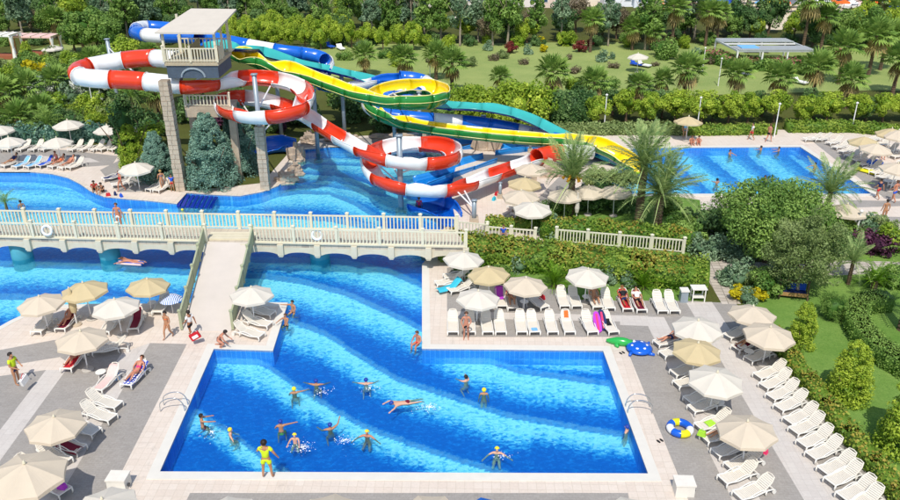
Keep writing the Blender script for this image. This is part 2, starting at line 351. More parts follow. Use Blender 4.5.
BASIN = [(160, 472), (214, 349), (273, 351), (288, 303), (238, 302), (185, 303), (100, 304), (60, 305), (42, 308), (25, 314), (10, 321), (-6, 330), (-40, 345),
         (-160, 345), (-160, 174), (-20, 172), (30, 172), (52, 174), (68, 178), (80, 184), (90, 191), (104, 197), (125, 199), (150, 201), (177, 204), (187, 193),
         (215, 195), (240, 196), (262, 192), (278, 186), (288, 178), (292, 168), (293, 158), (300, 150), (330, 147), (400, 147), (452, 149), (456, 165), (452, 185), (452, 203),
         (456, 222), (456, 236), (430, 256), (422, 264), (422, 349), (603, 351), (648, 474)]
FARPOOL = [(634, 148), (800, 147), (872, 194), (700, 194), (606, 194), (618, 170)]
basin, farpool = G(BASIN), G(FARPOOL)
reg = []           # (name, material, polygon) - later ones lie over earlier ones
def region(name, m, pts, px=True): reg.append((name, m, G(pts) if px else pts))
M_grass = None
def grass_mat(name, c1, c2, c3, sc1=.08):
    if name in MATS: return MATS[name]
    m = bpy.data.materials.new(name); n, l = nodes_of(m)
    out = n.new('ShaderNodeOutputMaterial'); b = n.new('ShaderNodeBsdfPrincipled'); tc = n.new('ShaderNodeTexCoord')
    a = n.new('ShaderNodeTexNoise'); a.inputs['Scale'].default_value = sc1; a.inputs['Detail'].default_value = 8; a.inputs['Roughness'].default_value = .7
    f = n.new('ShaderNodeTexNoise'); f.inputs['Scale'].default_value = 6; f.inputs['Detail'].default_value = 6; f.inputs['Roughness'].default_value = .8
    l.new(tc.outputs['Object'], a.inputs['Vector']); l.new(tc.outputs['Object'], f.inputs['Vector'])
    r1 = n.new('ShaderNodeValToRGB'); r1.color_ramp.elements[0].position = .35; r1.color_ramp.elements[1].position = .7
    r1.color_ramp.elements[0].color = srgb(c1); r1.color_ramp.elements[1].color = srgb(c2); l.new(a.outputs[0], r1.inputs[0])
    mx = n.new('ShaderNodeMix'); mx.data_type = 'RGBA'; mx.inputs[7].default_value = srgb(c3)
    r2 = n.new('ShaderNodeMapRange'); r2.inputs[1].default_value = .42; r2.inputs[2].default_value = .7; r2.inputs[4].default_value = .8
    l.new(f.outputs[0], r2.inputs[0]); l.new(r2.outputs[0], mx.inputs[0]); l.new(r1.outputs[0], mx.inputs[6])
    l.new(mx.outputs[2], b.inputs['Base Color']); b.inputs['Roughness'].default_value = .9; b.inputs['Specular IOR Level'].default_value = .1
    bp = n.new('ShaderNodeBump'); bp.inputs['Strength'].default_value = .8; bp.inputs['Distance'].default_value = .06
    l.new(f.outputs[0], bp.inputs['Height']); l.new(bp.outputs[0], b.inputs['Normal'])
    l.new(b.outputs[0], out.inputs[0]); MATS[name] = m
    return m
M_earth = grass_mat('planted_earth', '#3c4a20', '#5d6a30', '#6b5a3a')
M_meadow = grass_mat('meadow_grass', '#74904a', '#a0ae64', '#aca871', .09)
M_lawn = grass_mat('lawn_grass', '#64883a', '#8aa654', '#577c36', .25)
M_sand = mat('sand', '#d8c9ae', .95, .15, .3, .3, 4)
YAW = math.atan(.0237)
M_tile = tile_mat('beige_paving', '#ddd0c2', '#d8c9ba', '#cdbfae', .42, .42, .012, .06, YAW)
M_grey = tile_mat('grey_paving', '#a39d96', '#9c968f', '#928c85', .3, .15, .006, .12, YAW, offset=.5)
M_lite = tile_mat('light_paving', '#cec7bf', '#c9c1b9', '#bdb6ae', .4, .4, .008, .07, YAW)
M_path = tile_mat('stone_path', '#c9bfb2', '#b5aa9c', '#8f867b', .6, .45, .03, .12, .1)
M_soil = mat('bark_soil', '#5a4430', .95, .3, 2, .5, 20)

reg.append(('ground', M_earth, [(-900, -60), (900, -60), (900, 1500), (-900, 1500)]))
region('meadow', M_meadow, [(270, 45), (600, 42), (905, 46), (960, 60), (940, 92), (880, 90), (600, 98), (440, 92), (290, 70)])
region('meadow', M_meadow, [(-60, 62), (20, 52), (60, 44), (135, 50), (160, 60), (60, 72), (-60, 80)])
region('sand', M_sand, [(770, 30), (990, 22), (1200, -20), (400, -20), (430, 8), (640, 6), (720, 16)])
# decks
region('pool_deck', M_tile, [(-500, 350), (-40, 338), (-6, 322), (25, 306), (60, 297), (190, 296), (290, 296), (290, 354), (422, 350), (422, 258), (470, 252),
                             (700, 302), (735, 303), (768, 330), (800, 380), (850, 435), (905, 520), (1000, 760), (-900, 760)])
region('pool_deck', M_tile, [(-200, 140), (0, 143), (60, 146), (120, 152), (140, 185), (180, 192), (262, 183), (300, 140), (420, 132), (520, 128), (585, 128), (596, 150), (600, 186),
                             (552, 205), (540, 222), (545, 252), (440, 258), (440, 240), (-200, 238)])
region('pool_deck', M_tile, [(580, 125), (640, 128), (800, 130), (905, 128), (1000, 150), (1000, 226), (905, 228), (860, 238), (700, 232), (640, 200), (590, 190)])
region('paving', M_grey, [(-200, 146), (0, 147), (66, 150), (118, 156), (112, 165), (70, 168), (0, 168), (-200, 168)])
region('paving', M_grey, [(100, 170), (120, 160), (160, 180), (150, 192), (118, 192)])
region('paving', M_lite, [(20, 155), (90, 158), (100, 162), (60, 163), (20, 160)])
region('paving', M_grey, [(300, 142), (420, 134), (520, 130), (540, 145), (455, 147), (300, 148)])
region('paving', M_grey, [(812, 141), (824, 141), (905, 192), (905, 199), (884, 198)])
region('paving', M_grey, [(840, 200), (905, 201), (905, 206), (840, 208)])
region('paving', M_grey, [(845, 216), (905, 217), (905, 224), (850, 222)])
region('paving', M_grey, [(470, 232), (540, 196), (560, 176), (575, 176), (560, 205), (500, 245)])
# left deck bands
region('paving', M_grey, [(-300, 400), (0, 350), (54, 340), (105, 338.5), (118, 344), (122, 353), vline(121, 352, 380), vline(121, 352, 760), vline(66, 370, 760), vline(66, 370, 372), (67, 362), (60, 357),
                          (0, 367), (-300, 425)])
region('paving', M_grey, [(-300, 445), (0, 376), (46, 370), vline(46, 370, 560), (-600, 560)])
region('paving', M_grey, [(150, 343), (187, 344), vline(187, 344, 491), vline(187, 344, 760), vline(150, 343, 760)])
region('paving', M_lite, [vline(122, 353, 353), (150, 343), vline(150, 343, 760), vline(122, 353, 760)])
region('paving', M_lite, [(66, 370), (46, 370), vline(46, 370, 760), vline(66, 370, 760)])
# right deck bands
region('paving', M_grey, [(447, 337), (447, 268), (470, 262), (560, 285), (705, 302), (735, 303), (768, 330), (800, 380), (850, 435), (900, 512), (960, 640), vline(630, 360, 640), (628, 352), (619, 337)])
region('paving', M_lite, [(620, 316), (664, 317), vline(664, 317, 640), vline(648, 325, 640), (648, 326), (620, 325)])
region('paving', M_lite, [(686, 302), (712, 302), vline(712, 302, 640), vline(686, 302, 640)])
region('paving', M_lite, [(447, 311), (648, 316), (648, 322), (447, 318)])
region('paving', M_grey, [(190, 493), (628, 493), (650, 640), (120, 640)])
# gardens
region('lawn', M_lawn, [(448, 262), (480, 262), (560, 272), (700, 288), (706, 301), (560, 300), (560, 290), (470, 282)])
region('lawn', M_lawn, [(540, 222), (552, 205), (600, 186), (700, 200), (705, 255), (545, 250)])
region('lawn', M_lawn, [(726, 276), (905, 268), (1100, 300), (1100, 620), (960, 600), (850, 433), (800, 376), (770, 328), (745, 303)])
region('lawn', M_lawn, [(840, 236), (905, 232), (1000, 240), (1000, 262), (800, 262)])
region('path', M_path, [(696, 259), (720, 260), (760, 262), (830, 260), (905, 262), (1100, 272), (1100, 290), (905, 272), (826, 276), (716, 270), (741, 304), (722, 304)])
region('path', M_path, [(696, 232), (712, 196), (728, 200), (716, 236), (712, 258), (700, 258)])
reg.append(('pool_hole', None, basin)); reg.append(('pool_hole', None, farpool))

def build_ground():
    vs, fs = [], []
    for nm, m, poly in reg:
        if sum(poly[i - 1][0] * poly[i][1] - poly[i][0] * poly[i - 1][1] for i in range(len(poly))) < 0: poly = poly[::-1]
        b = len(vs); vs += [Vector(p) for p in poly]; fs.append(list(range(b, b + len(poly))))
    ov, oe, of, _, _, ofs = delaunay_2d_cdt(vs, [], fs, 0, 1e-5)
    groups = {}
    for f, src in zip(of, ofs):
        if not src: continue
        k = max(src)
        if reg[k][1] is None: continue
        groups.setdefault(k, []).append(f)
    for k, fl in groups.items():
        used = sorted({i for f in fl for i in f}); mp = {u: j for j, u in enumerate(used)}
        mb = MB(); mb.add([(ov[u][0], ov[u][1], 0.0) for u in used], [tuple(mp[i] for i in f) for f in fl])
        struct(reg[k][0], mb.mesh(reg[k][0], reg[k][1]))
build_ground()

# ------------------------------------------------------------------ pools
def pool_floor_mat(name, grid=.28):
    m = bpy.data.materials.new(name); n, l = nodes_of(m)
    out = n.new('ShaderNodeOutputMaterial'); b = n.new('ShaderNodeBsdfPrincipled'); tc = n.new('ShaderNodeTexCoord')
    a = n.new('ShaderNodeAttribute'); a.attribute_name = 'band'
    # dapple of light through the ripples, painted into the floor colour as speckle
    mp = n.new('ShaderNodeMapping'); mp.inputs['Scale'].default_value = (1, 1.5, 1); mp.inputs['Rotation'].default_value[2] = -.5
    l.new(tc.outputs['Object'], mp.inputs[0])
    wv = n.new('ShaderNodeTexNoise'); wv.inputs['Scale'].default_value = 2.4; wv.inputs['Detail'].default_value = 8; wv.inputs['Roughness'].default_value = .82; wv.inputs['Distortion'].default_value = .9
    l.new(mp.outputs[0], wv.inputs['Vector'])
    vo = n.new('ShaderNodeTexVoronoi'); vo.inputs['Scale'].default_value = 5.5; vo.inputs['Randomness'].default_value = .9
    l.new(mp.outputs[0], vo.inputs['Vector'])
    sep = n.new('ShaderNodeSeparateColor'); l.new(vo.outputs['Color'], sep.inputs[0])
    m1 = n.new('ShaderNodeMath'); m1.operation = 'MULTIPLY_ADD'; m1.inputs[1].default_value = 3.2; m1.inputs[2].default_value = -1.6; l.new(wv.outputs[0], m1.inputs[0])
    m2 = n.new('ShaderNodeMath'); m2.operation = 'MULTIPLY_ADD'; m2.inputs[1].default_value = .8; m2.inputs[2].default_value = -.4; l.new(sep.outputs[0], m2.inputs[0])
    s1 = n.new('ShaderNodeMath'); s1.operation = 'ADD'; l.new(m1.outputs[0], s1.inputs[0]); l.new(m2.outputs[0], s1.inputs[1])
    # painted ripple mottling is stronger where the mosaic is light
    k = n.new('ShaderNodeMath'); k.operation = 'MULTIPLY_ADD'; k.inputs[1].default_value = .55; k.inputs[2].default_value = .42; l.new(a.outputs['Fac'], k.inputs[0])
    s2 = n.new('ShaderNodeMath'); s2.operation = 'MULTIPLY'; l.new(s1.outputs[0], s2.inputs[0]); l.new(k.outputs[0], s2.inputs[1])
    s3 = n.new('ShaderNodeMath'); s3.operation = 'ADD'; l.new(a.outputs['Fac'], s3.inputs[0]); l.new(s2.outputs[0], s3.inputs[1])
    rp = n.new('ShaderNodeValToRGB'); e = rp.color_ramp.elements
    e[0].position = 0; e[0].color = srgb('#0d68c4'); e[1].position = 1; e[1].color = srgb('#f2fbff')
    for p, c in ((.22, '#2088dc'), (.42, '#4cb0ec'), (.62, '#9bdbf5'), (.8, '#def6fc')):
        q = e.new(p); q.color = srgb(c)
    l.new(s3.outputs[0], rp.inputs[0]); l.new(rp.outputs[0], b.inputs['Base Color'])
    b.inputs['Roughness'].default_value = .5; l.new(b.outputs[0], out.inputs[0])
    return m
M_floor = pool_floor_mat('pool_mosaic_ripple_light')
M_wall = tile_mat('pool_wall_tile', '#3d92e4', '#4b9fec', '#8fc8f0', .3, .3, .01, .08)
def water_mat(name, tint, rough=.03, bstr=.5, rf=.5):
    m = bpy.data.materials.new(name); n, l = nodes_of(m)
    out = n.new('ShaderNodeOutputMaterial'); tc = n.new('ShaderNodeTexCoord')
    nz = n.new('ShaderNodeTexNoise'); nz.inputs['Scale'].default_value = 3.4; nz.inputs['Detail'].default_value = 5; nz.inputs['Roughness'].default_value = .62; nz.inputs['Distortion'].default_value = .8
    l.new(tc.outputs['Object'], nz.inputs['Vector'])
    bp = n.new('ShaderNodeBump'); bp.inputs['Strength'].default_value = bstr; bp.inputs['Distance'].default_value = .07
    l.new(nz.outputs[0], bp.inputs['Height'])
    fr = n.new('ShaderNodeFresnel'); fr.inputs[0].default_value = 1.33; l.new(bp.outputs[0], fr.inputs['Normal'])
    tr = n.new('ShaderNodeBsdfTransparent'); tr.inputs[0].default_value = tint
    re = n.new('ShaderNodeBsdfRefraction'); re.inputs['IOR'].default_value = 1.33; re.inputs['Roughness'].default_value = 0
    re.inputs['Color'].default_value = tint; l.new(bp.outputs[0], re.inputs['Normal'])
    m0 = n.new('ShaderNodeMixShader'); m0.inputs[0].default_value = rf; l.new(tr.outputs[0], m0.inputs[1]); l.new(re.outputs[0], m0.inputs[2])
    gl = n.new('ShaderNodeBsdfGlossy'); gl.inputs['Roughness'].default_value = rough; l.new(bp.outputs[0], gl.inputs['Normal'])
    ms = n.new('ShaderNodeMixShader'); l.new(fr.outputs[0], ms.inputs[0]); l.new(m0.outputs[0], ms.inputs[1]); l.new(gl.outputs[0], ms.inputs[2])
    l.new(ms.outputs[0], out.inputs[0])
    return m
M_water = water_mat('pool_water', (.5, .92, .98, 1), rf=.28)
EDGES = [  # crests of the wave mosaic, traced on the picture: below each the mosaic is light, then darkens
    [(-400, 262), (0, 267), (100, 270), (196, 276), (215, 277)],
    [(-400, 296), (0, 300), (60, 301), (120, 303), (200, 305)],
    [(240, 262), (262, 263), (300, 263), (345, 265), (390, 275), (424, 289)],
    [(238, 278), (262, 279), (300, 284), (345, 296), (390, 316), (417, 329), (445, 347), (470, 358), (520, 374), (606, 386), (640, 390)],
    [(470, 352), (520, 357), (606, 362)],
    [(270, 318), (287, 322), (324, 336), (365, 362), (400, 383), (450, 399), (502, 417), (580, 431), (640, 440)],
    [(210, 347), (235, 354), (269, 370), (306, 395), (355, 425), (386, 438), (450, 460), (490, 472), (530, 484)],
    [(150, 430), (178, 420), (200, 415), (225, 432), (259, 457), (282, 472), (310, 490)],
    [(-400, 176), (0, 178), (60, 181), (85, 191), (120, 203)],
    [(-400, 190), (0, 193), (52, 196), (104, 202), (180, 206), (240, 203), (300, 194), (330, 195), (355, 206), (380, 222)],
    [(296, 174), (318, 175), (350, 178), (376, 187), (410, 200), (455, 212)],
    [(296, 166), (330, 165), (400, 168), (456, 172)], [(298, 159), (330, 158), (400, 160), (456, 163)], [(300, 153), (400, 153), (456, 156)],
    [(296, 184), (330, 187), (380, 196), (456, 205)],
    [(-400, 210), (0, 212), (100, 215), (230, 214), (330, 222), (400, 236), (456, 240)],
]
EDGES2 = [[(560, 120), (640, 150), (700, 200)], [(660, 120), (697, 148), (727, 171), (765, 200)], [(700, 120), (738, 148), (775, 173), (812, 200)]]
def edge_y(E, x):
    if x < E[0][0] or x > E[-1][0]: return None
    for (x0, y0), (x1, y1) in zip(E, E[1:]):
        if x0 <= x <= x1: return y0 + (y1 - y0) * (x - x0) / (x1 - x0)
def in_poly(x, y, P):
    c = False; n = len(P); j = n - 1
    for i in range(n):
        if (P[i][1] > y) != (P[j][1] > y) and x < (P[j][0] - P[i][0]) * (y - P[i][1]) / (P[j][1] - P[i][1]) + P[i][0]: c = not c
        j = i
    return c
def in_poly_np(X, Y, P):
    c = np.zeros(X.shape, bool); n = len(P); j = n - 1
    for i in range(n):
        (xi, yi), (xj, yj) = P[i], P[j]
        if yi != yj: c ^= ((yi > Y) != (yj > Y)) & (X < (xj - xi) * (Y - yi) / (yj - yi) + xi)
        j = i
    return c
def BN(t):
    q = np.clip((t - .16) / .7, 0, 1); q = q * q * (3 - 2 * q); return .93 - .93 * q
def pool(name, poly, edges, depth, step, mode=0):
    xs = [p[0] for p in poly]; ys = [p[1] for p in poly]
    gx = np.arange(max(min(xs), -60) - 1, max(xs) + 1, step); gy = np.arange(min(ys) - 1, max(ys) + 1, step)
    X, Y = np.meshgrid(gx, gy); ny, nx = X.shape
    inside = in_poly_np(X, Y, poly)
    big = inside.copy(); r = int(.7 / step) + 1
    for dx, dy in ((r, 0), (-r, 0), (0, r), (0, -r), (r, r), (-r, -r), (r, -r), (-r, r)):
        big |= np.roll(np.roll(inside, dy, 0), dx, 1)
    zc = Y * CP + (HC + depth) * SP; PX = 450 + FPX * X / zc; PY = 250 + FPX * (-Y * SP + (HC + depth) * CP) / zc
    up = np.full(X.shape, -1e6); lo = np.full(X.shape, 1e6)
    for E in edges:
        ex = [p[0] for p in E]; ey = [p[1] for p in E]
        ye = np.interp(PX, ex, ey); ok = (PX >= ex[0]) & (PX <= ex[-1])
        up = np.where(ok & (ye <= PY), np.maximum(up, ye), up); lo = np.where(ok & (ye > PY), np.minimum(lo, ye), lo)
    gap = np.where(lo < 1e5, lo - up, 34); gap = np.clip(gap, 8, 46)
    t = (PY - up) / gap
    band = np.where(up < -1e5, .14, BN(t))
    pass
    if mode == 1:
        # bands of the far pool run away at an angle, its right end is deep blue
        ph = np.mod(PX - 698 - 1.28 * (PY - 149), 41) / 41; band = np.where(ph < .52, .82 - .3 * ph, .3 - .25 * (ph - .52))
        s = (PX - 783) - (PY - 149) * 1.6
        band = np.where(s > 0, .0, band)
    if mode == 0:
        shal = (PY < 206) & (PX < 180) & (PY > 190); band = np.where(shal, np.maximum(band, .55), band)
    idx = -np.ones(X.shape, int); sel = big; idx[sel] = np.arange(sel.sum())
    V = np.stack([X[sel], Y[sel], np.full(sel.sum(), -depth)], 1)
    a, b_, c, d = idx[:-1, :-1], idx[:-1, 1:], idx[1:, 1:], idx[1:, :-1]
    ok = (a >= 0) & (b_ >= 0) & (c >= 0) & (d >= 0)
    Fq = np.stack([a[ok], b_[ok], c[ok], d[ok]], 1)
    me = np_mesh(name + '_floor', V, Fq, M_floor)
    at_ = me.attributes.new('band', 'FLOAT', 'POINT'); at_.data.foreach_set('value', band[sel].astype(np.float32))
    struct('pool_floor', me)
    mb = MB(); n = len(poly)
    for i in range(n):
        p, q = poly[i], poly[(i + 1) % n]
        mb.add([(p[0], p[1], 0), (q[0], q[1], 0), (q[0], q[1], -depth), (p[0], p[1], -depth)], [(0, 1, 2, 3)])
    struct('pool_wall', mb.mesh('pool_wall', M_wall))
    ov, oe, of, *_ = delaunay_2d_cdt([Vector(p) for p in poly], [], [list(range(n))], 1, 1e-5)
    mb = MB(); mb.add([(v[0], v[1], -.13) for v in ov], [tuple(f) for f in of])
    struct('pool_water', mb.mesh('pool_water', M_water))
def np_mesh(name, V, F, m, tint=None, smooth=False):
    me = bpy.data.meshes.new(name); nv, nf = len(V), len(F); k = F.shape[1]
    me.vertices.add(nv); me.vertices.foreach_set('co', np.asarray(V, np.float32).ravel())
    me.loops.add(nf * k); me.loops.foreach_set('vertex_index', np.asarray(F, np.int32).ravel())
    me.polygons.add(nf); me.polygons.foreach_set('loop_start', np.arange(0, nf * k, k, dtype=np.int32))
    me.polygons.foreach_set('loop_total', np.full(nf, k, np.int32))
    if tint is not None:
        a = me.attributes.new('tint', 'FLOAT', 'FACE'); a.data.foreach_set('value', np.asarray(tint, np.float32))
    me.update(calc_edges=True)
    if m is not None: me.materials.append(m)
    return me
pool('main_pool', basin, EDGES, 1.05, .13)
pool('far_pool', farpool, EDGES2, .9, .25, 1)
# coping
M_cope = mat('white_coping', '#dfdacf', .5, .06, 1.5)
M_cope2 = tile_mat('beige_coping', '#ddd2c2', '#d2c5b3', '#b8ab9a', .5, .3, .015, .06, YAW)
def strip(name, path, w, z0, z1, m, side=1, closed=False):
    """kerb running along a path, offset to one side of it"""
    P = [Vector(p) for p in path]; n = len(P); off = []
    for i in range(n):
        a = P[i - 1] if (i > 0 or closed) else None; c = P[(i + 1) % n] if (i < n - 1 or closed) else None
        d1 = (P[i] - a).normalized() if a is not None else (c - P[i]).normalized()
        d2 = (c - P[i]).normalized() if c is not None else d1
        nn = Vector((-d1.y - d2.y, d1.x + d2.x)); nn.normalize()
        cs = max(.35, nn.dot(Vector((-d1.y, d1.x)))); off.append(P[i] + nn * side * w / cs)
    mb = MB()
    for i in range(n if closed else n - 1):
        j = (i + 1) % n
        q = [P[i], P[j], off[j], off[i]]
        mb.add([(v.x, v.y, z) for z in (z0, z1) for v in q], [(4, 5, 6, 7), (0, 1, 5, 4), (1, 2, 6, 5), (2, 3, 7, 6), (3, 0, 4, 7)])
    return struct(name, mb.mesh(name, m))
def ccw(P): return sum(P[i][0] * P[(i + 1) % len(P)][1] - P[(i + 1) % len(P)][0] * P[i][1] for i in range(len(P))) > 0
sd = -1 if ccw(basin) else 1
nb = len(basin)
strip('coping', [basin[-4], basin[-3], basin[-2], basin[-1], basin[0], basin[1], basin[2], basin[3], basin[4]], .52, -.1, .035, M_cope, sd)
strip('coping', basin[6:14], .4, -.1, .03, M_cope, sd)
strip('coping', basin[15:38], .45, -.1, .03, M_cope2, sd)
strip('coping', farpool, .55, -.1, .035, M_cope, -1 if ccw(farpool) else 1, True)
# ------------------------------------------------------------------ rocks and stone pillars
M_rock = mat('pink_rock', '#b9a692', .9, .3, .8, .9, 3)
M_stone = mat('stone_block', '#bfae98', .9, .28, 1.3, .5, 14)
M_steel = mat('grey_steel', '#9aa6ae', .4, .08, 2, metal=.2)
M_white = mat('white_paint', '#eceae6', .45, .06, 2)
def rock_mesh(seed, sx, sy, sz):
    bm = bmesh.new(); bmesh.ops.create_icosphere(bm, subdivisions=4, radius=1)
    for v in bm.verts:
        p = v.co * 1.4 + Vector((seed * 7.1, 0, 0)); k = .85 + .45 * noise.noise(p) + .24 * noise.noise(p * 2.7) + .1 * noise.noise(p * 7) - .07 * abs(math.sin(v.co.z * 9 + 2 * noise.noise(p)))
        q = v.co * k; q = Vector((round(q.x * 3.2) / 3.2 * .45 + q.x * .55, q.y, round(q.z * 3) / 3 * .45 + q.z * .55))
        v.co = Vector((q.x * sx, q.y * sy, max(q.z, -.35) * sz))
    me = bpy.data.meshes.new('rock'); bm.to_mesh(me); bm.free(); me.materials.append(M_rock); return me
ROCKS = [(298, 158, 1.1, .8, 1.7, 'layered pink rock at the left corner of the slide pool'), (296, 172, .8, .6, 1.0, 'small boulder below the layered rock at the slide pool corner'),
         (310, 142, 1.1, .8, 1.4, 'pink boulder behind the slide pool under the striped flume'), (437, 152, 1.6, 1.0, 3.2, 'tall pink rock between blue channels behind the open slide loop'),
         (487, 148, 1.5, 1.0, 3.0, 'craggy pink rock beside the blue channel under the yellow slide'), (344, 140, 2.2, 1.0, .8, 'low flat rock ledge on the rear edge of the slide pool'),
         (286, 180, 1.3, .7, 1.0, 'half round boulder at the beach by the stone pillar'), (548, 174, 1.4, 1.1, 1.6, 'rounded beige boulder under the striped tube beside the palms'),
         (437, 249, 1.9, 1.2, 1.3, 'beige artificial rock at the bridge corner beside the beige parasols'), (448, 244, 1.5, 1.0, 1.1, 'smaller artificial rock behind the bridge corner rock'),
         (392, 138, 2.6, .9, .7, 'long low rock ledge behind the second striped loop')]
for i, (x, y, a, b_, c_, lb) in enumerate(ROCKS):
    o = obj('boulder', rock_mesh(i, a, b_, c_), loc=at(x, y, .1)); tag(o, lb, 'rock', 'boulders round the slide pool')
def pillar(name, base, top, w, lb, n_side=2):
    """a stone clad pillar built of rough courses"""
    t = thing(name, lb, 'pillar', base); L = (Vector(top) - Vector(base)).length
    mb = MB(); d = (Vector(top) - Vector(base)); k = int(L / .42)
    for i in range(k):
        c = d * ((i + .5) / k); ww = w * rng.uniform(.96, 1.06)
        off = rng.uniform(-.15, .15) * w
        for s, e in ((-ww / 2, off), (off, ww / 2)):
            mb.box((c.x + (s + e) / 2, c.y, c.z), (e - s - .03, ww * rng.uniform(.97, 1.03), L / k - .035))
    mb.build('stone_course', M_stone, t, kind='stuff')
    m2 = MB(); m2.bar((0, 0, 0), d, w * .88); m2.build('core', mat('mortar', '#9c8d79', .95), t)
    return t
pA = at(182, 190); zA = 72
pillar('stone_pillar', pA, (pA.x - .1, pA.y, 10.0), .85, 'tall stone clad pillar under the front left corner of the slide tower')
pB = at(266, 189); pillar('stone_pillar', pB, (pB.x, pB.y, 5.9), .8, 'shorter stone clad pillar under the first striped loop, standing on the beach')
pC = at(432, 150)
# ------------------------------------------------------------------ slide tower
M_cream = mat('cream_paint', '#dcd3b8', .55, .08, 2)
M_canvas = mat('roof_canvas', '#cfc6b8', .8, .07, 1.2, .15, 8)
M_dstone = mat('dark_stone', '#4d5a68', .8, .25, 1.4, .5, 6)
tc_ = at(191.5, 62, 11.3); TX, TY = tc_.x, tc_.y + 2.2
t = thing('slide_tower', 'cream roofed slide tower with railings, stone legs and a sloping canvas roof', 'tower', (TX, TY, 0))
W2, D2, ZF = 2.3, 2.3, 11.3
m = MB(); m.box((0, 0, ZF - .15), (2 * W2, 2 * D2, .3)); m.build('platform', mat('deck_boards', '#b7a88c', .8, .15, 3), t)
m = MB(); m.box((0, 0, ZF - .85), (2 * W2 - .2, 2 * D2 - .2, 1.08)); m.build('fascia', M_dstone, t)
m = MB(); m.tube([(1.0 * math.cos(a), -D2 + .06, ZF - 1.3 + .75 * math.sin(a)) for a in np.linspace(0, math.pi, 12)], .09, 6); m.build('arch_moulding', M_steel, t)
for sx in (-1, 1):
    for sy in (-1, 1):
        m = MB(); m.bar((sx * (W2 - .12), sy * (D2 - .12), ZF), (sx * (W2 - .12), sy * (D2 - .12), ZF + (2.4 if sy < 0 else 3.3)), .2); m.build('roof_post', M_cream, t)
m = MB(); m.bar((W2 - .12, 0, ZF), (W2 - .12, 0, ZF + 2.8), .16); m.build('roof_post', M_cream, t)
m = MB()   # sloping canvas roof, thick, high at the back
prf = [(-W2 - .3, -D2 - .4, ZF + 2.45), (W2 + .1, -D2 - .4, ZF + 2.4), (W2 + .75, D2 + .5, ZF + 3.5), (-W2 + 1.3, D2 + .5, ZF + 3.55)]
m.add([Vector(p) for p in prf] + [Vector(p) + Vector((0, 0, .14)) for p in prf], [(3, 2, 1, 0), (4, 5, 6, 7), (0, 1, 5, 4), (1, 2, 6, 5), (2, 3, 7, 6), (3, 0, 4, 7)])
m.build('roof', M_canvas, t)
def rail_parts(t, a, b, h, mt, nb_, post=.12, bw=.05, posts=2, foot=.12, cap=True):
    """a railing in parts: posts, rails and every baluster"""
    a, b = Vector(a), Vector(b); d = b - a; L = d.length
    ang = math.atan2(d.y, d.x)
    key = ('rail', round(h, 2), mt.name, bw, post)
    if key not in MATS:
        q = MB(); q.box((0, 0, h / 2), (bw, bw, h)); me1 = q.mesh('baluster', mt)
        q = MB(); q.box((0, 0, h / 2 + .1), (post, post, h + .2)); q.box((0, 0, h + .23), (post * 1.35, post * 1.35, .06)); q.box((0, 0, h + .29), (post * .8, post * .8, .07), taper=.3)
        MATS[key] = (me1, q.mesh('post', mt))
    me1, me2 = MATS[key]
    m = MB(); up = Vector((0, 0, 1))
    m.bar(a + up * h, b + up * h, .11, .09); m.build('top_rail', mt, t)
    m = MB(); m.bar(a + up * foot, b + up * foot, .08, .07); m.build('bottom_rail', mt, t)
    for i in range(posts): obj('post', me2, t, loc=a + d * (i / (posts - 1)), rot=(0, 0, ang))
    hb = h - foot
    for i in range(nb_):
        f = (i + .5) / nb_
        o = obj('baluster', me1, t, loc=a + d * f + up * foot, rot=(0, 0, ang)); o.scale = (1, 1, (h - foot - .04) / h)
for a, b, n_ in (((-W2, -D2), (0, -D2), 9), ((0, -D2), (W2, -D2), 9)):
    rail_parts(t, (*a, ZF), (*b, ZF), 1.15, M_cream, n_, .16, .09)
rail_parts(t, (-W2, D2, ZF), (W2, D2, ZF), 1.15, M_cream, 14, .16, .09)
rail_parts(t, (W2, -D2, ZF), (W2, -D2 + 1.4, ZF), 1.15, M_cream, 4, .16, .09)
# triangular cloth screens and slide mouths on the platform
m = MB(); m.add([(-1.4, -1.2, ZF + .2), (.6, -1.2, ZF + .2), (.6, -1.2, ZF + 1.9), (-1.4, -1.15, ZF + .2), (.6, -1.15, ZF + .2), (.6, -1.15, ZF + 1.9)], [(0, 1, 2), (5, 4, 3), (0, 3, 4, 1), (1, 4, 5, 2), (2, 5, 3, 0)])
m.build('shade_screen', mat('tan_cloth', '#8f8262', .8), t)
# lower landing with arched stone balcony behind the flume
ZL = 7.1
m = MB(); m.box((.4, .6, ZL - .6), (4.2, 2.4, 1.0)); m.build('landing', M_stone, t)
rail_parts(t, (-1.6, -.6, ZL - .1), (2.4, -.6, ZL - .1), 1.0, M_cream, 13, .16, .09)
for sx, sy in ((-1.6, 2.0), (2.4, 2.0), (2.4, -.3), (-W2 + .4, D2 - .4), (W2 - .4, D2 - .4)):
    m = MB(); m.bar((sx, sy, 0), (sx, sy, ZF - 1.4 if abs(sx) > 2.41 else ZL - 1.1), .6); m.build('leg', M_stone, t)
# zigzag stairs behind
m = MB()
for k in range(16):
    m.box((W2 - .3 - k * .3, D2 + 1.0, ZF - .1 - k * .24), (.34, 1.2, .08))
m.build('staircase', M_cream, t, kind='stuff')

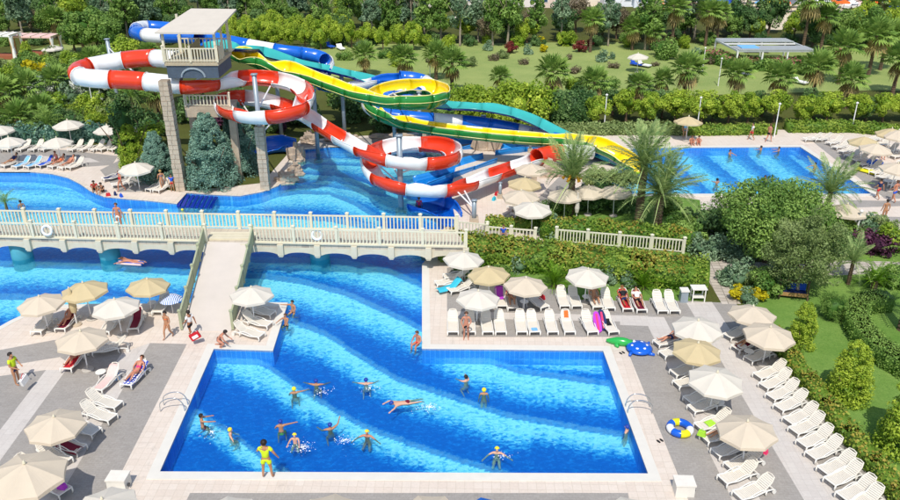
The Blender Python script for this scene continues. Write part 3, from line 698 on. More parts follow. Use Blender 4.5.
# ------------------------------------------------------------------ flumes
def flume(name, label, pts, r, secs, mats, arc=(-100, 100), closed_until=0, n=14, th=.05, group=None, step=7, rim=True, line=None, seclen=None, flat=0.0, tube_ranges=()):
    """a chute swept along a curve in sections; every section is a part"""
    P = catmull(pts, step); N = len(P)
    t = thing(name, label, 'water slide', P[0], group=group); o0 = P[0].copy()
    L = [0]
    for a, b in zip(P, P[1:]): L.append(L[-1] + (b - a).length)
    tot = L[-1]; ns = max(2, round(tot / seclen)); 
    def sample(s):
        s = min(max(s, 0), tot - 1e-4)
        import bisect
        i = min(bisect.bisect_right(L, s) - 1, N - 2); f = (s - L[i]) / max(L[i + 1] - L[i], 1e-6); return P[i].lerp(P[i + 1], f)
    def frame(s):
        d = (sample(s + .25) - sample(s - .25)); d.normalize(); rr = d.cross(Vector((0, 0, 1))).normalized(); u = rr.cross(d)
        # lean into the bend
        d2 = (sample(s + 1.2) - sample(s)) ; d1 = (sample(s) - sample(s - 1.2)); k = 0
        if d1.length > .1 and d2.length > .1: k = d1.normalized().cross(d2.normalized()).z
        ang = -max(-.5, min(.5, k * 1.7)); 
        if flat: ang *= .2
        return sample(s), rr * math.cos(ang) + u * math.sin(-ang), u * math.cos(ang) - rr * math.sin(-ang)
    for i in range(ns):
        s0, s1 = tot * i / ns, tot * (i + 1) / ns
        full = any(a <= (i + .5) / ns <= b for a, b in tube_ranges)
        A = 180 if full else arc[1]; q = 5; mb = MB()
        angs = [R(-A + 2 * A * k / n) for k in range(n + 1)]
        rings = []
        for j in range(q + 1):
            s = s0 + (s1 - s0) * (j / q); c, rr, u = frame(s); c = c - o0
            for rad in (r, r + th):
                rings.append([c + rr * math.sin(a) * (rad + flat) - u * math.cos(a) * rad * (1 if not flat else .75) for a in angs])
        m_ = n + 1; vs = [v for ring in rings for v in ring]; fi, fo, fe = [], [], []
        for j in range(q):
            a0, b0, a1, b1 = [x * m_ for x in (2 * j, 2 * j + 1, 2 * j + 2, 2 * j + 3)]
            for k in range(n):
                fi.append((a0 + k, a0 + k + 1, a1 + k + 1, a1 + k)); fo.append((b0 + k, b1 + k, b1 + k + 1, b0 + k + 1))
            if not full:
                fe.append((a0, a1, b1, b0)); fe.append((a0 + n, b0 + n, b1 + n, a1 + n))
        for a0, b0, fl in ((0, m_, 0), (2 * q * m_, (2 * q + 1) * m_, 1)):
            for k in range(n): fe.append((a0 + k, b0 + k, b0 + k + 1, a0 + k + 1) if fl == 0 else (a0 + k, a0 + k + 1, b0 + k + 1, b0 + k))
        ms = secs[i % len(secs)] if not callable(secs) else secs(i, ns)
        mb.add(vs, fi, 0); mb.f += fo; mb.m += [1] * len(fo); mb.f += fe; mb.m += [2] * len(fe)
        me = mb.mesh('flume_section', [ms[0], ms[1], ms[2] if len(ms) > 2 else ms[1]], True)
        so_ = obj('flume_section', me, t)
        # rim tubes, joint flange
        rb = MB()
        if rim and not full:
            for e in (0, n): rb.tube([rings[2 * j + 1][e] for j in range(q + 1)], .05, 6)
        fl = [v for v in rings[1]] ; cc = sample(s0) - o0
        fb = MB(); fb.tube([cc + (v - cc) * 1.03 for v in fl], .035, 5); fb.build('flange', ms[1], so_, True)
        if line:
            kk = int(n * .26); kk2 = n - kk
            for e in (kk, kk2): rb.tube([(sample(s0 + (s1 - s0) * j / q) - o0) + (rings[2 * j + 1][e] - (sample(s0 + (s1 - s0) * j / q) - o0)) * 1.0 for j in range(q + 1)], .035, 5)
        if rb.v: rb.build('rim', (line or ms[2]) if len(ms) > 2 else ms[1], so_, True)
    return t, P
def gel(n, c, **k): return mat(n, c, .22, .13, .45, spec=.55, **k)
RED, WHT = gel('red_gelcoat', '#e2401f'), gel('white_gelcoat', '#f2f1ee')
GRN, YEL, CRM = gel('green_gelcoat', '#2c8a3a'), gel('yellow_gelcoat', '#ffdf10'), gel('cream_line', '#f4ea9a')
TEA, NAV, BLU, SKY = gel('teal_gelcoat', '#3fb3ae'), gel('navy_gelcoat', '#0a2fa6'), gel('blue_gelcoat', '#1668cf'), gel('sky_gelcoat', '#2a8fe0')
S1 = [(178, 60, 10.5), (165, 59, 10.4), (148, 58, 10.3), (125, 60, 10.1), (102, 64, 9.9), (85, 68, 9.8), (77, 72, 9.7), (82, 77, 9.6), (100, 79, 9.5), (130, 80, 9.4), (160, 83, 9.2), (190, 85, 9.0),
      (220, 81, 8.9), (245, 77, 8.7), (270, 78, 8.5), (292, 83, 8.3), (305, 92, 8.1), (300, 107, 7.9), (282, 113, 7.7), (262, 115, 7.5), (240, 113, 7.3), (224, 107, 7.1),
      (225, 100, 6.9), (240, 97, 6.7), (262, 99, 6.5), (285, 105, 6.2), (305, 114, 5.8), (325, 127, 5.3), (345, 139, 4.9), (362, 148, 4.65), (382, 156, 4.4), (405, 160, 4.2), (435, 161, 4.0),
      (452, 156, 3.85), (452, 149, 3.7), (435, 144, 3.6), (405, 144, 3.45), (382, 149, 3.25), (370, 159, 2.95), (374, 173, 2.6), (392, 183, 2.4), (415, 187, 2.2), (445, 188, 2.0),
      (470, 182, 1.9), (497, 172, 1.8), (525, 162, 1.7), (545, 155, 1.6), (565, 152, 1.6), (592, 151, 1.5)]
def rw(i, n): return (RED, RED, RED) if i % 2 == 1 else (WHT, WHT, WHT)
flume('striped_flume', 'red and white striped flume winding from the tower through two loops to the palms', [at(*p) for p in S1], .76, rw, None, arc=(-100, 100), seclen=3.15, tube_ranges=((0, .185), (.955, 1)))
S2 = [(216, 50, 9.9), (228, 51, 9.85), (244, 54, 9.6), (264, 61, 9.2), (290, 68, 8.7), (320, 78, 8.2), (350, 89, 7.6), (380, 97, 7.2), (410, 100, 7.0), (434, 98, 6.8), (441, 91, 6.5), (428, 86, 6.3), (405, 86, 6.0),
      (386, 90, 5.7), (374, 97, 5.3), (374, 106, 4.9), (386, 114, 4.5), (405, 120, 4.1), (430, 125, 3.8), (470, 130, 3.5), (510, 134, 3.2), (550, 137, 2.9), (580, 139, 2.6), (603, 145, 2.0), (624, 156, 1.2), (640, 168, .5)]
def gy(i, n): return (YEL, GRN, CRM)
flume('yellow_flume', 'green trough slide with yellow inside curling once and running to the far pool', [at(*p) for p in S2], .88, gy, None, arc=(-98, 98), seclen=2.6, line=CRM)
S3 = [(205, 44, 10.6), (222, 43, 10.6), (242, 46, 10.3), (262, 49, 9.7), (300, 60, 8.5), (340, 69, 7.3), (375, 79, 6.1), (410, 93, 4.9), (440, 102, 4.7), (470, 104, 4.9), (500, 107, 4.6), (530, 116, 3.7), (560, 131, 2.3), (590, 145, 1.1), (625, 160, .3)]
flume('teal_flume', 'wide teal lane slide with navy underside humping down towards the far pool', [at(*p) for p in S3], .8, lambda i, n: (TEA, NAV, TEA), None, arc=(-75, 75), seclen=3.2, flat=.75)
S4 = [(200, 38, 10.9), (185, 36, 10.7), (165, 36, 10.5), (148, 35, 10.4), (136, 32, 10.2), (144, 27, 9.9), (180, 30, 9.6), (230, 42, 9.1), (280, 51, 8.4), (305, 54, 8.0), (322, 58, 7.6), (328, 66, 7.2), (318, 80, 6.4), (335, 86, 6.0),
      (365, 82, 6.1), (390, 78, 6.2), (415, 79, 6.0), (430, 86, 5.6), (415, 96, 5.0), (385, 98, 4.6), (368, 103, 4.2), (378, 112, 3.9), (410, 118, 3.5), (450, 121, 3.1), (490, 125, 2.6), (530, 133, 1.8), (565, 142, 1.0), (600, 152, .5)]
flume('blue_tube_flume', 'blue and white tube slide winding behind the green trough slide', [at(*p) for p in S4], .68, lambda i, n: (WHT, WHT) if i % 3 == 2 else (BLU, BLU), None, seclen=2.9, tube_ranges=((0, .45), (.6, 1)))
# short blue run-out channels
RUN = [('blue run-out channel behind the second striped loop', [(436, 146, .5), (455, 143, .5), (480, 141, .5), (505, 139, .5)], 1.0, SKY), ('blue run-out channel beside the craggy rock', [(492, 148, .5), (512, 146, .5), (535, 143, .5), (552, 142, .5)], 1.0, SKY),
       ('blue curved channel mouth at the pool corner behind the leaning stone pillar', [(292, 142, 1.2), (275, 143, 1.0), (258, 147, .8), (250, 153, .5), (256, 159, .3)], .95, BLU),
       ('blue bowl shaped run-out at the right end of the slide pool', [(412, 200, .3), (428, 202, .35), (444, 207, .35), (450, 215, .3)], 1.0, BLU),
       ('blue trough behind the second striped loop at its right', [(420, 180, .3), (445, 172, .4), (470, 162, .5), (490, 156, .5)], 1.0, SKY)]
for lb, pts, r_, mt in RUN:
    flume('runout_channel', lb, [at(*p) for p in pts], r_, lambda i, n: (mt, mt, WHT) if False else (mt, mt), None, arc=(-92, 92), seclen=2.8, group='blue run-out channels')
# supports
def support(px, py, ztop, arms, lb, w=.34, stone=0):
    b = at(px, py); b.z = -1.2 if in_poly(b.x, b.y, basin) else 0
    t = thing('slide_support', lb, 'support', b, group='steel posts carrying the slides')
    m = MB(); m.tube([(0, 0, 0), (0, 0, ztop - b.z)], w / 2 + .04, 10); m.box((0, 0, ztop - b.z + .03), (w * 1.5, w * 1.5, .1)); m.build('column', M_steel, t, True)
    m = MB(); m.box((0, 0, .2), (w * 2.4, w * 2.4, .4)); m.build('base_block', M_stone, t)
    for (ax, ay, az) in arms:
        e = at(ax, ay, az) - b; m = MB(); m.tube([(0, 0, e.z - 1.1 if e.z > 2 else e.z * .6), (e.x, e.y, e.z - .2)], .07, 6); m.build('arm', M_white, t)
support(266, 189, 10.4, [(240, 98, 6.6), (285, 106, 6.2), (228, 108, 7), (300, 105, 7.9), (270, 84, 8.4)], 'grey steel post rising through the first striped loop')
support(123, 128, 9.8, [(100, 78, 9.4), (125, 62, 10.0), (150, 81, 9.3)], 'grey post under the far left bend of the striped tube')
support(401, 205, 6.2, [(375, 160, 3.0), (430, 160, 4.0), (385, 149, 3.4), (415, 187, 2.2)], 'grey steel post rising through the second striped loop', .4)
support(474, 222, 1.9, [(462, 184, 2.0), (455, 187, 2)], 'short grey post beside the pool under the striped flume', .3)
support(395, 148, 5.6, [(380, 98, 6.9), (410, 101, 6.8), (430, 125, 3.8)], 'grey post under the yellow trough loop', .34)
support(420, 147, 5.8, [(438, 98, 6.6), (410, 120, 4.0)], 'right hand grey post under the yellow trough loop')
support(483, 146, 3.2, [(470, 129, 3.3), (500, 133, 3.1)], 'grey post under the straight yellow trough beside the craggy rock')
support(282, 140, 8.2, [(262, 60, 9.0), (300, 70, 8.3)], 'grey post below the first straight of the yellow trough')
support(318, 152, 6.4, [(305, 96, 7.9), (322, 120, 5.2)], 'grey post at the right of the first striped loop')
support(345, 138, 6.8, [(340, 86, 7.4), (365, 94, 7.2)], 'grey post left of the yellow trough loop')
for x, y, h, lb in ((500, 198, 1.4, 'nearer short post under the rising striped trough'), (520, 188, 1.3, 'middle short post under the rising striped trough'), (534, 180, 1.2, 'farther short post under the rising striped trough'),
                    (530, 152, 2.4, 'slim post under the yellow trough near the first date palm'), (575, 158, 2.0, 'slim post under the yellow trough behind the palms')):
    support(x, y, h, [], lb, .2)

# ------------------------------------------------------------------ bridge, ramp, fences
M_cr2 = mat('bridge_concrete', '#d3cbb4', .75, .12, .9, .2, 10)
M_rail = mat('bridge_rail_paint', '#dfdbc2', .6, .08, 1.5)
ZB = 1.9
fa, fb = at(-8, 224.5, ZB), at(457, 232, ZB)          # far edge
na, nb2 = at(-8, 237, ZB), at(466, 247.5, ZB)         # near edge
o0 = (na + nb2) / 2
t = thing('footbridge', 'long cream footbridge on arches crossing the pool, with baluster railings', 'bridge', (0, 0, 0))
m = MB(); m.prism([tuple(p[:2]) for p in (fa, fb, nb2, na)], ZB - .3, ZB); m.build('bridge_deck', tile_mat('bridge_paving', '#cbbfac', '#beb19d', '#a3978a', .5, .5, .015, .1), t)
d = (nb2 - na).normalized(); nrm = Vector((-d.y, d.x, 0))
L = (nb2 - na).length; span = (31 / 12.3)
nsp = int(L / span)
span = L / nsp
# arched fascia on the near side: one arch piece per bay
def arch_piece(w):
    mb = MB(); n = 10; top = [(w * i / n, 0) for i in range(n + 1)]
    bot = [(w * i / n, -.66 if i in (0, n) else -.66 + .28 * math.sin(math.pi * min(max((i / n - .08) / .84, 0), 1)) ** .5) for i in range(n + 1)]
    vs = [(x, y0, z) for y0 in (0, .25) for pts in (top, bot) for x, z in pts]; k = n + 1; fs = []
    for i in range(n):
        fs += [(i, k + i, k + i + 1, i + 1), (2 * k + i, 2 * k + i + 1, 3 * k + i + 1, 3 * k + i), (k + i, 3 * k + i, 3 * k + i + 1, k + i + 1), (i, i + 1, 2 * k + i + 1, 2 * k + i)]
    mb.add(vs, fs); return mb.mesh('arch', M_cr2)
am = arch_piece(span); ang = math.atan2(d.y, d.x)
for i in range(nsp):
    obj('arch', am, t, loc=na + d * (i * span) + Vector((0, -.02, -.302)) , rot=(0, 0, ang))
cb = MB(); cb.box((0, 0, -.45), (.42, .34, .85)); cb.box((0, 0, -.92), (.3, .26, .14)); cm = cb.mesh('corbel', M_cr2)
for i in range(nsp + 1): obj('corbel', cm, t, loc=na + d * (i * span) + Vector((0, -.1, 0)), rot=(0, 0, ang))
for px in (105, 318, 16):
    c = at(px, 262, -.1) + Vector((0, 1.0, 0)); m = MB(); m.tube([(c.x, c.y, -1.29), (c.x, c.y, ZB - .3)], .75, 14); m.build('pier', mat('pier_teal', '#4f9fb0', .6, .2, 1), t, True)
m = MB(); m.bar(na + nrm * .5 + Vector((0, 0, -.5)), nb2 + nrm * .5 + Vector((0, 0, -.5)), .5, .5); m.bar(fa - nrm * .4 + Vector((0, 0, -.5)), fb - nrm * .4 + Vector((0, 0, -.5)), .5, .5); m.build('girder', M_cr2, t)
rail_parts(t, fa, fb, 1.15, M_rail, 132, .2, .085, nsp + 1)
# near railing leaves a gap where the ramp joins
g0, g1 = at(211, 0 + 236, ZB), at(256, 237, ZB)
f0 = (g0 - na).dot(d); f1 = (g1 - na).dot(d)
rail_parts(t, na, na + d * f0, 1.15, M_rail, 62, .2, .085, int(f0 / span) + 1)
rail_parts(t, na + d * f1, nb2, 1.15, M_rail, 62, .2, .085, int((L - f1) / span) + 1)
m = MB(); m.bar(na + Vector((0, 0, .05)), na + d * f0 + Vector((0, 0, .05)), .24, .1); m.bar(na + d * f1 + Vector((0, 0, .05)), nb2 + Vector((0, 0, .05)), .24, .1); m.build('kerb', M_cr2, t)
# ramp
r0a, r0b = at(183, 331, .04), at(231, 331, .04)
r1a, r1b = na + d * f0, na + d * f1
t = thing('ramp', 'pale sloping ramp with green side railings leading from the deck up to the bridge', 'ramp', (0, 0, 0))
m = MB(); q = [r0a, r0b, r1b, r1a]; m.add([p.copy() for p in q] + [p - Vector((0, 0, .25)) for p in q], [(0, 1, 2, 3), (7, 6, 5, 4), (0, 4, 5, 1), (1, 5, 6, 2), (2, 6, 7, 3), (3, 7, 4, 0)])
m.build('ramp_slab', mat('ramp_concrete', '#d2c8bd', .8, .08, .6, .1, 12), t)
M_rg = mat('green_grey_rail', '#aab08f', .6, .1, 2)
for k, (a, b) in enumerate(((r0a, r1a), (r0b, r1b))):
    a2 = a.lerp(b, .02); off = Vector((-.1 if k == 0 else .1, 0, 0))
    rail_parts(t, a2 + off, b + off, 1.1, M_rg, 46, .16, .06, 5)
m = MB()
for k in range(3): m.box(((r1a.x + r1b.x) / 2, (r1a.y + r1b.y) / 2 + .5 + k * .42, ZB + .08 + k * .001), (r1b.x - r1a.x + .1, .34, .14 - k * .002))
m.build('step', M_cream, t)
# garden fences right of the bridge
def fence(a, b, n_, posts, lb):
    t = thing('fence', lb, 'fence', a, group='cream baluster fences by the garden'); a, b = Vector(a), Vector(b); rail_parts(t, (0, 0, 0), b - a, 1.05, M_rail, n_, .2, .09, posts)
fence(at(487, 239, .0), at(535, 243, .0), 14, 3, 'short cream fence between the bridge and the garden path')
fence(at(556, 242, 0), at(683, 253, 0), 40, 5, 'long cream baluster fence between the two hedges')
fence(at(455, 234, .6), at(487, 237, .1), 10, 2, 'cream railing closing the right end of the bridge')
# beach steps
t = thing('pool_steps', 'deep blue steps going down into the pool beside the stone pillar', 'steps', (0, 0, 0))
for k in range(8):
    a, b = at(184 + k * 4.6, 194 + k * .3, -.03 - k * .012), at(178 + k * 4.6, 205.5 + k * .3, -.03 - k * .012)
    m = MB(); m.bar(a - Vector((0, 0, .1)), b - Vector((0, 0, .1)), .26, .16); m.build('step', mat('navy_tile', '#0b2d9c', .4), t)
# ------------------------------------------------------------------ parasols
M_cv = [mat('parasol_cream', '#decfb8', .8, .05, 2, .1, 25), mat('parasol_white', '#e4dccd', .8, .05, 2, .1, 25), mat('parasol_tan', '#d6c398', .8, .06, 2, .1, 25), mat('parasol_blue', '#1c6fd0', .7, .05, 2)]
for q in M_cv:      # thin cloth lets some light through
    n, l = q.node_tree.nodes, q.node_tree.links
    b = [x for x in n if x.type == 'BSDF_PRINCIPLED'][0]; o_ = [x for x in n if x.type == 'OUTPUT_MATERIAL'][0]
    tr = n.new('ShaderNodeBsdfTranslucent'); ms = n.new('ShaderNodeMixShader'); ms.inputs[0].default_value = .18
    src = b.inputs['Base Color'].links[0].from_socket; l.new(src, tr.inputs[0]); l.new(b.outputs[0], ms.inputs[1]); l.new(tr.outputs[0], ms.inputs[2]); l.new(ms.outputs[0], o_.inputs[0])
def canopy_mesh(R_=1.42, h=.52, n=8, z=2.0):
    mb = MB(); seg = 6; rows = 5; vs = []; N = n * seg
    for j in range(rows + 1):
        f = j / rows
        for k in range(N):
            a = 2 * math.pi * k / N; w = (k % seg) / seg; s = math.cos((w - .5) * 2 * math.pi / n) / math.cos(math.pi / n)
            rr = R_ * (.05 + .95 * f) / 1.0 * (math.cos(math.pi / n) / math.cos((w - .5) * 2 * math.pi / n)) * (1 - .035 * math.sin(math.pi * w) * f)
            zz = z + h * (1 - f ** 1.15) - .055 * math.sin(math.pi * w) * f * (1.2 - f)
            vs.append((rr * math.cos(a), rr * math.sin(a), zz))
    for k in range(N):                       # hanging valance
        x, y, zz = vs[rows * N + k]; w = (k % seg) / seg
        vs.append((x * 1.01, y * 1.01, zz - .13 - .03 * math.sin(math.pi * w)))
    fs = [(j * N + k, (j + 1) * N + k, (j + 1) * N + (k + 1) % N, j * N + (k + 1) % N) for j in range(rows + 1) for k in range(N)]
    fs.append(tuple(range(N)))
    mb.add(vs, fs); return mb.mesh('canopy', M_cv[0])
def make_parasol():
    t = thing('parasol', 'x', 'parasol')
    cm = canopy_mesh(); obj('canopy', cm, t)
    m = MB(); m.tube([(0, 0, 0), (0, 0, 2.6)], .035, 8); m.build('pole', M_white, t)
    m = MB(); m.lathe([(.03, 2.5), (.07, 2.56), (.05, 2.63), (.01, 2.7)], 10); m.build('finial', M_cream, t)
    m = MB(); m.lathe([(.33, 0), (.33, .07), (.28, .1), (.06, .13), (.06, .35)], 16); m.build('base', mat('parasol_base', '#b7b0a6', .8), t)
    q = MB(); q.bar((0, 0, 2.44), (1.36, 0, 1.99), .025); q.bar((0, 0, 1.8), (.75, 0, 2.17), .02); rm = q.mesh('rib', M_white)
    for k in range(8): obj('rib', rm, t, rot=(0, 0, k * math.pi / 4))
    return Proto(t)
PAR = make_parasol()
UM = [(40, 294, 0, 'cream parasol farthest left on the deck below the bridge, over a maroon towel'), (84, 283, 2, 'tan parasol left of a closed parasol on the deck by the upper pool'), (145, 277, 2, 'tan parasol at the water edge nearest the ramp'),
      (115, 299, 1, 'white parasol between the two tan ones, over a maroon draped lounger'), (79, 331, 0, 'cream parasol on the curved grey band over a seated sunbather'), (51, 414, 0, 'cream parasol among white loungers at the lower left'),
      (24, 470, 0, 'cream parasol cut by the lower left corner'), (104, 498, 1, 'parasol rising into the bottom edge beside the left white cube'), (250, 286, 1, 'white parasol on the small deck beside the ramp'),
      (462, 251, 1, 'white parasol beside the rock at the bridge end'), (490, 266, 2, 'tan parasol before the long hedge'), (477, 289, 1, 'white parasol above the left end of the pool side lounger row'), (525, 277, 0, 'cream parasol between the cycads and the poolside loungers'),
      (587, 268, 1, 'white parasol standing alone in the second lounger row before the lawn'), (754, 306, 0, 'farther cream parasol of the pair by the garden hedge'), (770, 326, 0, 'nearer cream parasol of the pair by the garden hedge'),
      (699, 320, 1, 'pale parasol just beyond the tan one right of the pool'), (697, 340, 2, 'tan parasol over shaded loungers right of the pool'), (716, 371, 1, 'pale parasol in the middle right beside a white table'),
      (751, 421, 0, 'cream parasol over a pink bag at the lower right'), (328, 507, 0, 'cream parasol peeping over the bottom edge, left of centre'), (430, 508, 0, 'cream parasol peeping over the bottom edge beside the blue one'),
      (494, 516, 3, 'large blue parasol at the bottom edge of the picture'), (635, 509, 1, 'white parasol at the bottom edge left of the right cube'), (225, 508, 1, 'white parasol peeping over the bottom edge below the lifeguard')]
UM2 = [(67, 120, 1, 'white parasol over the rear lounger row beyond the left pool'), (107, 123, 1, 'white parasol at the right of the rear lounger row'), (121, 125, 1, 'white parasol half hidden beside the dark ivy column'), (56, 137, 1, 'white parasol over the nearer lounger row beyond the left pool'),
       (8, 137, 1, 'white parasol over sunbathers near the left border'), (-2, 124, 1, 'white parasol cut by the left border before the dark hedge'), (135, 162, 1, 'white parasol beside the two people by the leaning pillar'),
       (531, 163, 0, 'beige parasol farthest of the four beside the striped tube'), (524, 177, 2, 'beige parasol second farthest in the cluster by the striped trough'), (521, 190, 0, 'beige parasol third in the cluster by the striped trough'), (533, 202, 1, 'beige parasol nearest the garden fence in the cluster'),
       (866, 136, 2, 'beige parasol beside the far pool over white loungers'), (876, 143, 0, 'beige parasol just nearer than the first beside the far pool'), (893, 128, 2, 'tan parasol at the right border beyond the far pool'), (848, 205, 0, 'beige parasol near the corner of the far pool behind the small palm'),
       (897, 162, 0, 'beige parasol cut by the right border beside the far pool'), (566, 188, 0, 'beige parasol between the first date palm and the boulder'), (590, 184, 0, 'beige parasol behind the date palms at left'), (616, 185, 0, 'beige parasol behind the date palms at right'), (689, 116, 2, 'tan thatched parasol at the left rear corner of the far pool'),
       (52, 45, 1, 'white garden parasol over loungers on the upper left lawn'), (639, 53, 1, 'white garden parasol alone on the far meadow'), (899, 130, 0, 'beige parasol beyond the far pool at the very edge'), (462, 14, 1, 'white parasol among the far poplars')]
for i, (x, y, c, lb) in enumerate(UM + UM2):
    sc_ = 1.0 if i < len(UM) else 1.05
    p = at(x, y, 2.62 * sc_); p.z = 0
    if lb.startswith('large blue'): sc_ = 1.5; p = at(x, y, 2.62 * 1.5); p.z = 0
    if i == 6: sc_ = 1.15
    r_ = PAR.put(p, rng.uniform(0, .8), lb, 'open parasols round the pools', sc_ * rng.uniform(.96, 1.04), {'canopy': M_cv[c]}); r_.rotation_euler = (R(rng.uniform(-2.5, 2.5)), R(rng.uniform(-2.5, 2.5)), r_.rotation_euler[2])
# closed parasol
t = thing('parasol', 'closed tan parasol folded round its pole between open parasols', 'parasol', at(77, 325))
m = MB(); m.lathe([(.05, .9), (.16, .95), (.24, 1.3), (.2, 1.9), (.1, 2.5), (.03, 2.7)], 12, sx=1, sy=.9); m.build('canopy', M_cv[2], t)
m = MB(); m.tube([(0, 0, 0), (0, 0, 2.75)], .035, 8); m.build('pole', M_white, t)
m = MB(); m.lathe([(.3, 0), (.3, .08), (.05, .12)], 14); m.build('base', M_stone, t)
t = thing('parasol', 'closed white parasol standing on the garden lawn by the first date palm', 'parasol', at(576, 223))
m = MB(); m.lathe([(.04, .9), (.14, .95), (.2, 1.3), (.14, 2.0), (.03, 2.6)], 12); m.build('canopy', M_cv[1], t)
m = MB(); m.tube([(0, 0, 0), (0, 0, 2.65)], .035, 8); m.build('pole', M_white, t)

# ------------------------------------------------------------------ sun loungers
M_pl = mat('lounger_plastic', '#e9e5dc', .4, .05, 3, spec=.5)
M_ps = mat('lounger_sling', '#e2dacb', .6, .07, 3)
BA = R(42)
def make_lounger():
    t = thing('sun_lounger', 'x', 'sun lounger')
    m = MB()
    for i in range(13):      # slatted bed
        y = .06 + i * .096; m.box((0, y, .335 + (.02 if i < 2 else 0) - .03 * math.sin(math.pi * i / 12)), (.58, .078, .03))
    m.build('seat', M_ps, t)
    m = MB(); cb_, sb_ = math.cos(BA), math.sin(BA)
    for i in range(8):
        s = .05 + i * .095; w = .58 if i < 5 else .58 - (i - 4) * .045
        m.box((0, 1.3 + s * cb_, .34 + s * sb_), (w, .078, .03), Matrix.Rotation(BA, 3, 'X'))
    for sx in (-1, 1): m.tube([(sx * .29, 1.28, .33), (sx * .29, 1.3 + .55 * cb_, .34 + .55 * sb_), (sx * .2, 1.3 + .8 * cb_, .34 + .8 * sb_), (0, 1.3 + .84 * cb_, .34 + .84 * sb_)], .032, 6)
    m.build('backrest', M_ps, t)
    q = MB(); pts = catmull([(0, -.02, .36), (0, .25, .34), (0, .65, .27), (0, 1.0, .3), (0, 1.35, .34), (0, 1.75, .3), (0, 1.98, .2)], 3)
    q.tube(pts, .04, 6); q.tube(catmull([(0, .35, .3), (0, .8, .44), (0, 1.2, .46), (0, 1.5, .33)], 3), .028, 6); sm = q.mesh('side_rail', M_pl, True)
    for sx in (-1, 1): obj('side_rail', sm, t, loc=(sx * .33, 0, 0))
    q = MB(); q.tube([(0, 0, .36), (0, -.04, .18), (0, .02, 0)], [.045, .04, .035], 6); lm = q.mesh('leg', M_pl, True)
    for sx in (-1, 1): obj('leg', lm, t, loc=(sx * .33, .02, 0)); obj('leg', lm, t, loc=(sx * .33, 1.45, 0))
    q = MB(); q.tube([(-.03, 0, 0), (.03, 0, 0)], .11, 12); wm = q.mesh('wheel', M_pl)
    for sx in (-1, 1): obj('wheel', wm, t, loc=(sx * .33, 1.93, .11))
    for y_, z_ in ((0, .35), (1.3, .31), (1.95, .2)): m = MB(); m.tube([(-.33, y_, z_), (.33, y_, z_)], .032, 6); m.build('cross_bar', M_pl, t)
    return Proto(t)
LNG = make_lounger(); LSPOT = []
def lounger(fx, fy, deg, lb, grp='white sun loungers round the pools', cls=None):
    """foot end at the pixel, head end turned deg degrees left of straight ahead"""
    p = at(fx, fy, .2); p.z = 0
    r = LNG.put(p, R(deg + rng.uniform(-1.8, 1.8)), lb, grp); LSPOT.append((p, R(deg))); return r
for k, x in enumerate((453, 470, 488, 501, 522, 535, 553, 570, 593, 614)):
    lb = ORD[k] + ' lounger from the left in the poolside front row' + {1: ', man at its foot', 7: ', with an orange towel', 8: ', violet float by it', 9: ', dark bag on it', 5: ', blue cloth at foot'}.get(k, ', empty')
    lounger(x, 334, 2 if k < 8 else 9, lb)
for k, (x, y) in enumerate(((502, 308), (513, 310), (545, 309), (565, 308), (577, 308), (598, 309), (610, 310), (628, 311), (642, 312), (663, 313), (675, 313))):
    lb = ORD[k] + ' lounger from the left in the row before the lawn' + {4: ', shaded', 5: ', under the lone parasol', 7: ', red towel with dark figure', 8: ', dark red towel'}.get(k, ', bare white')
    lounger(x, y, 30 if k in (2,) else 3, lb)
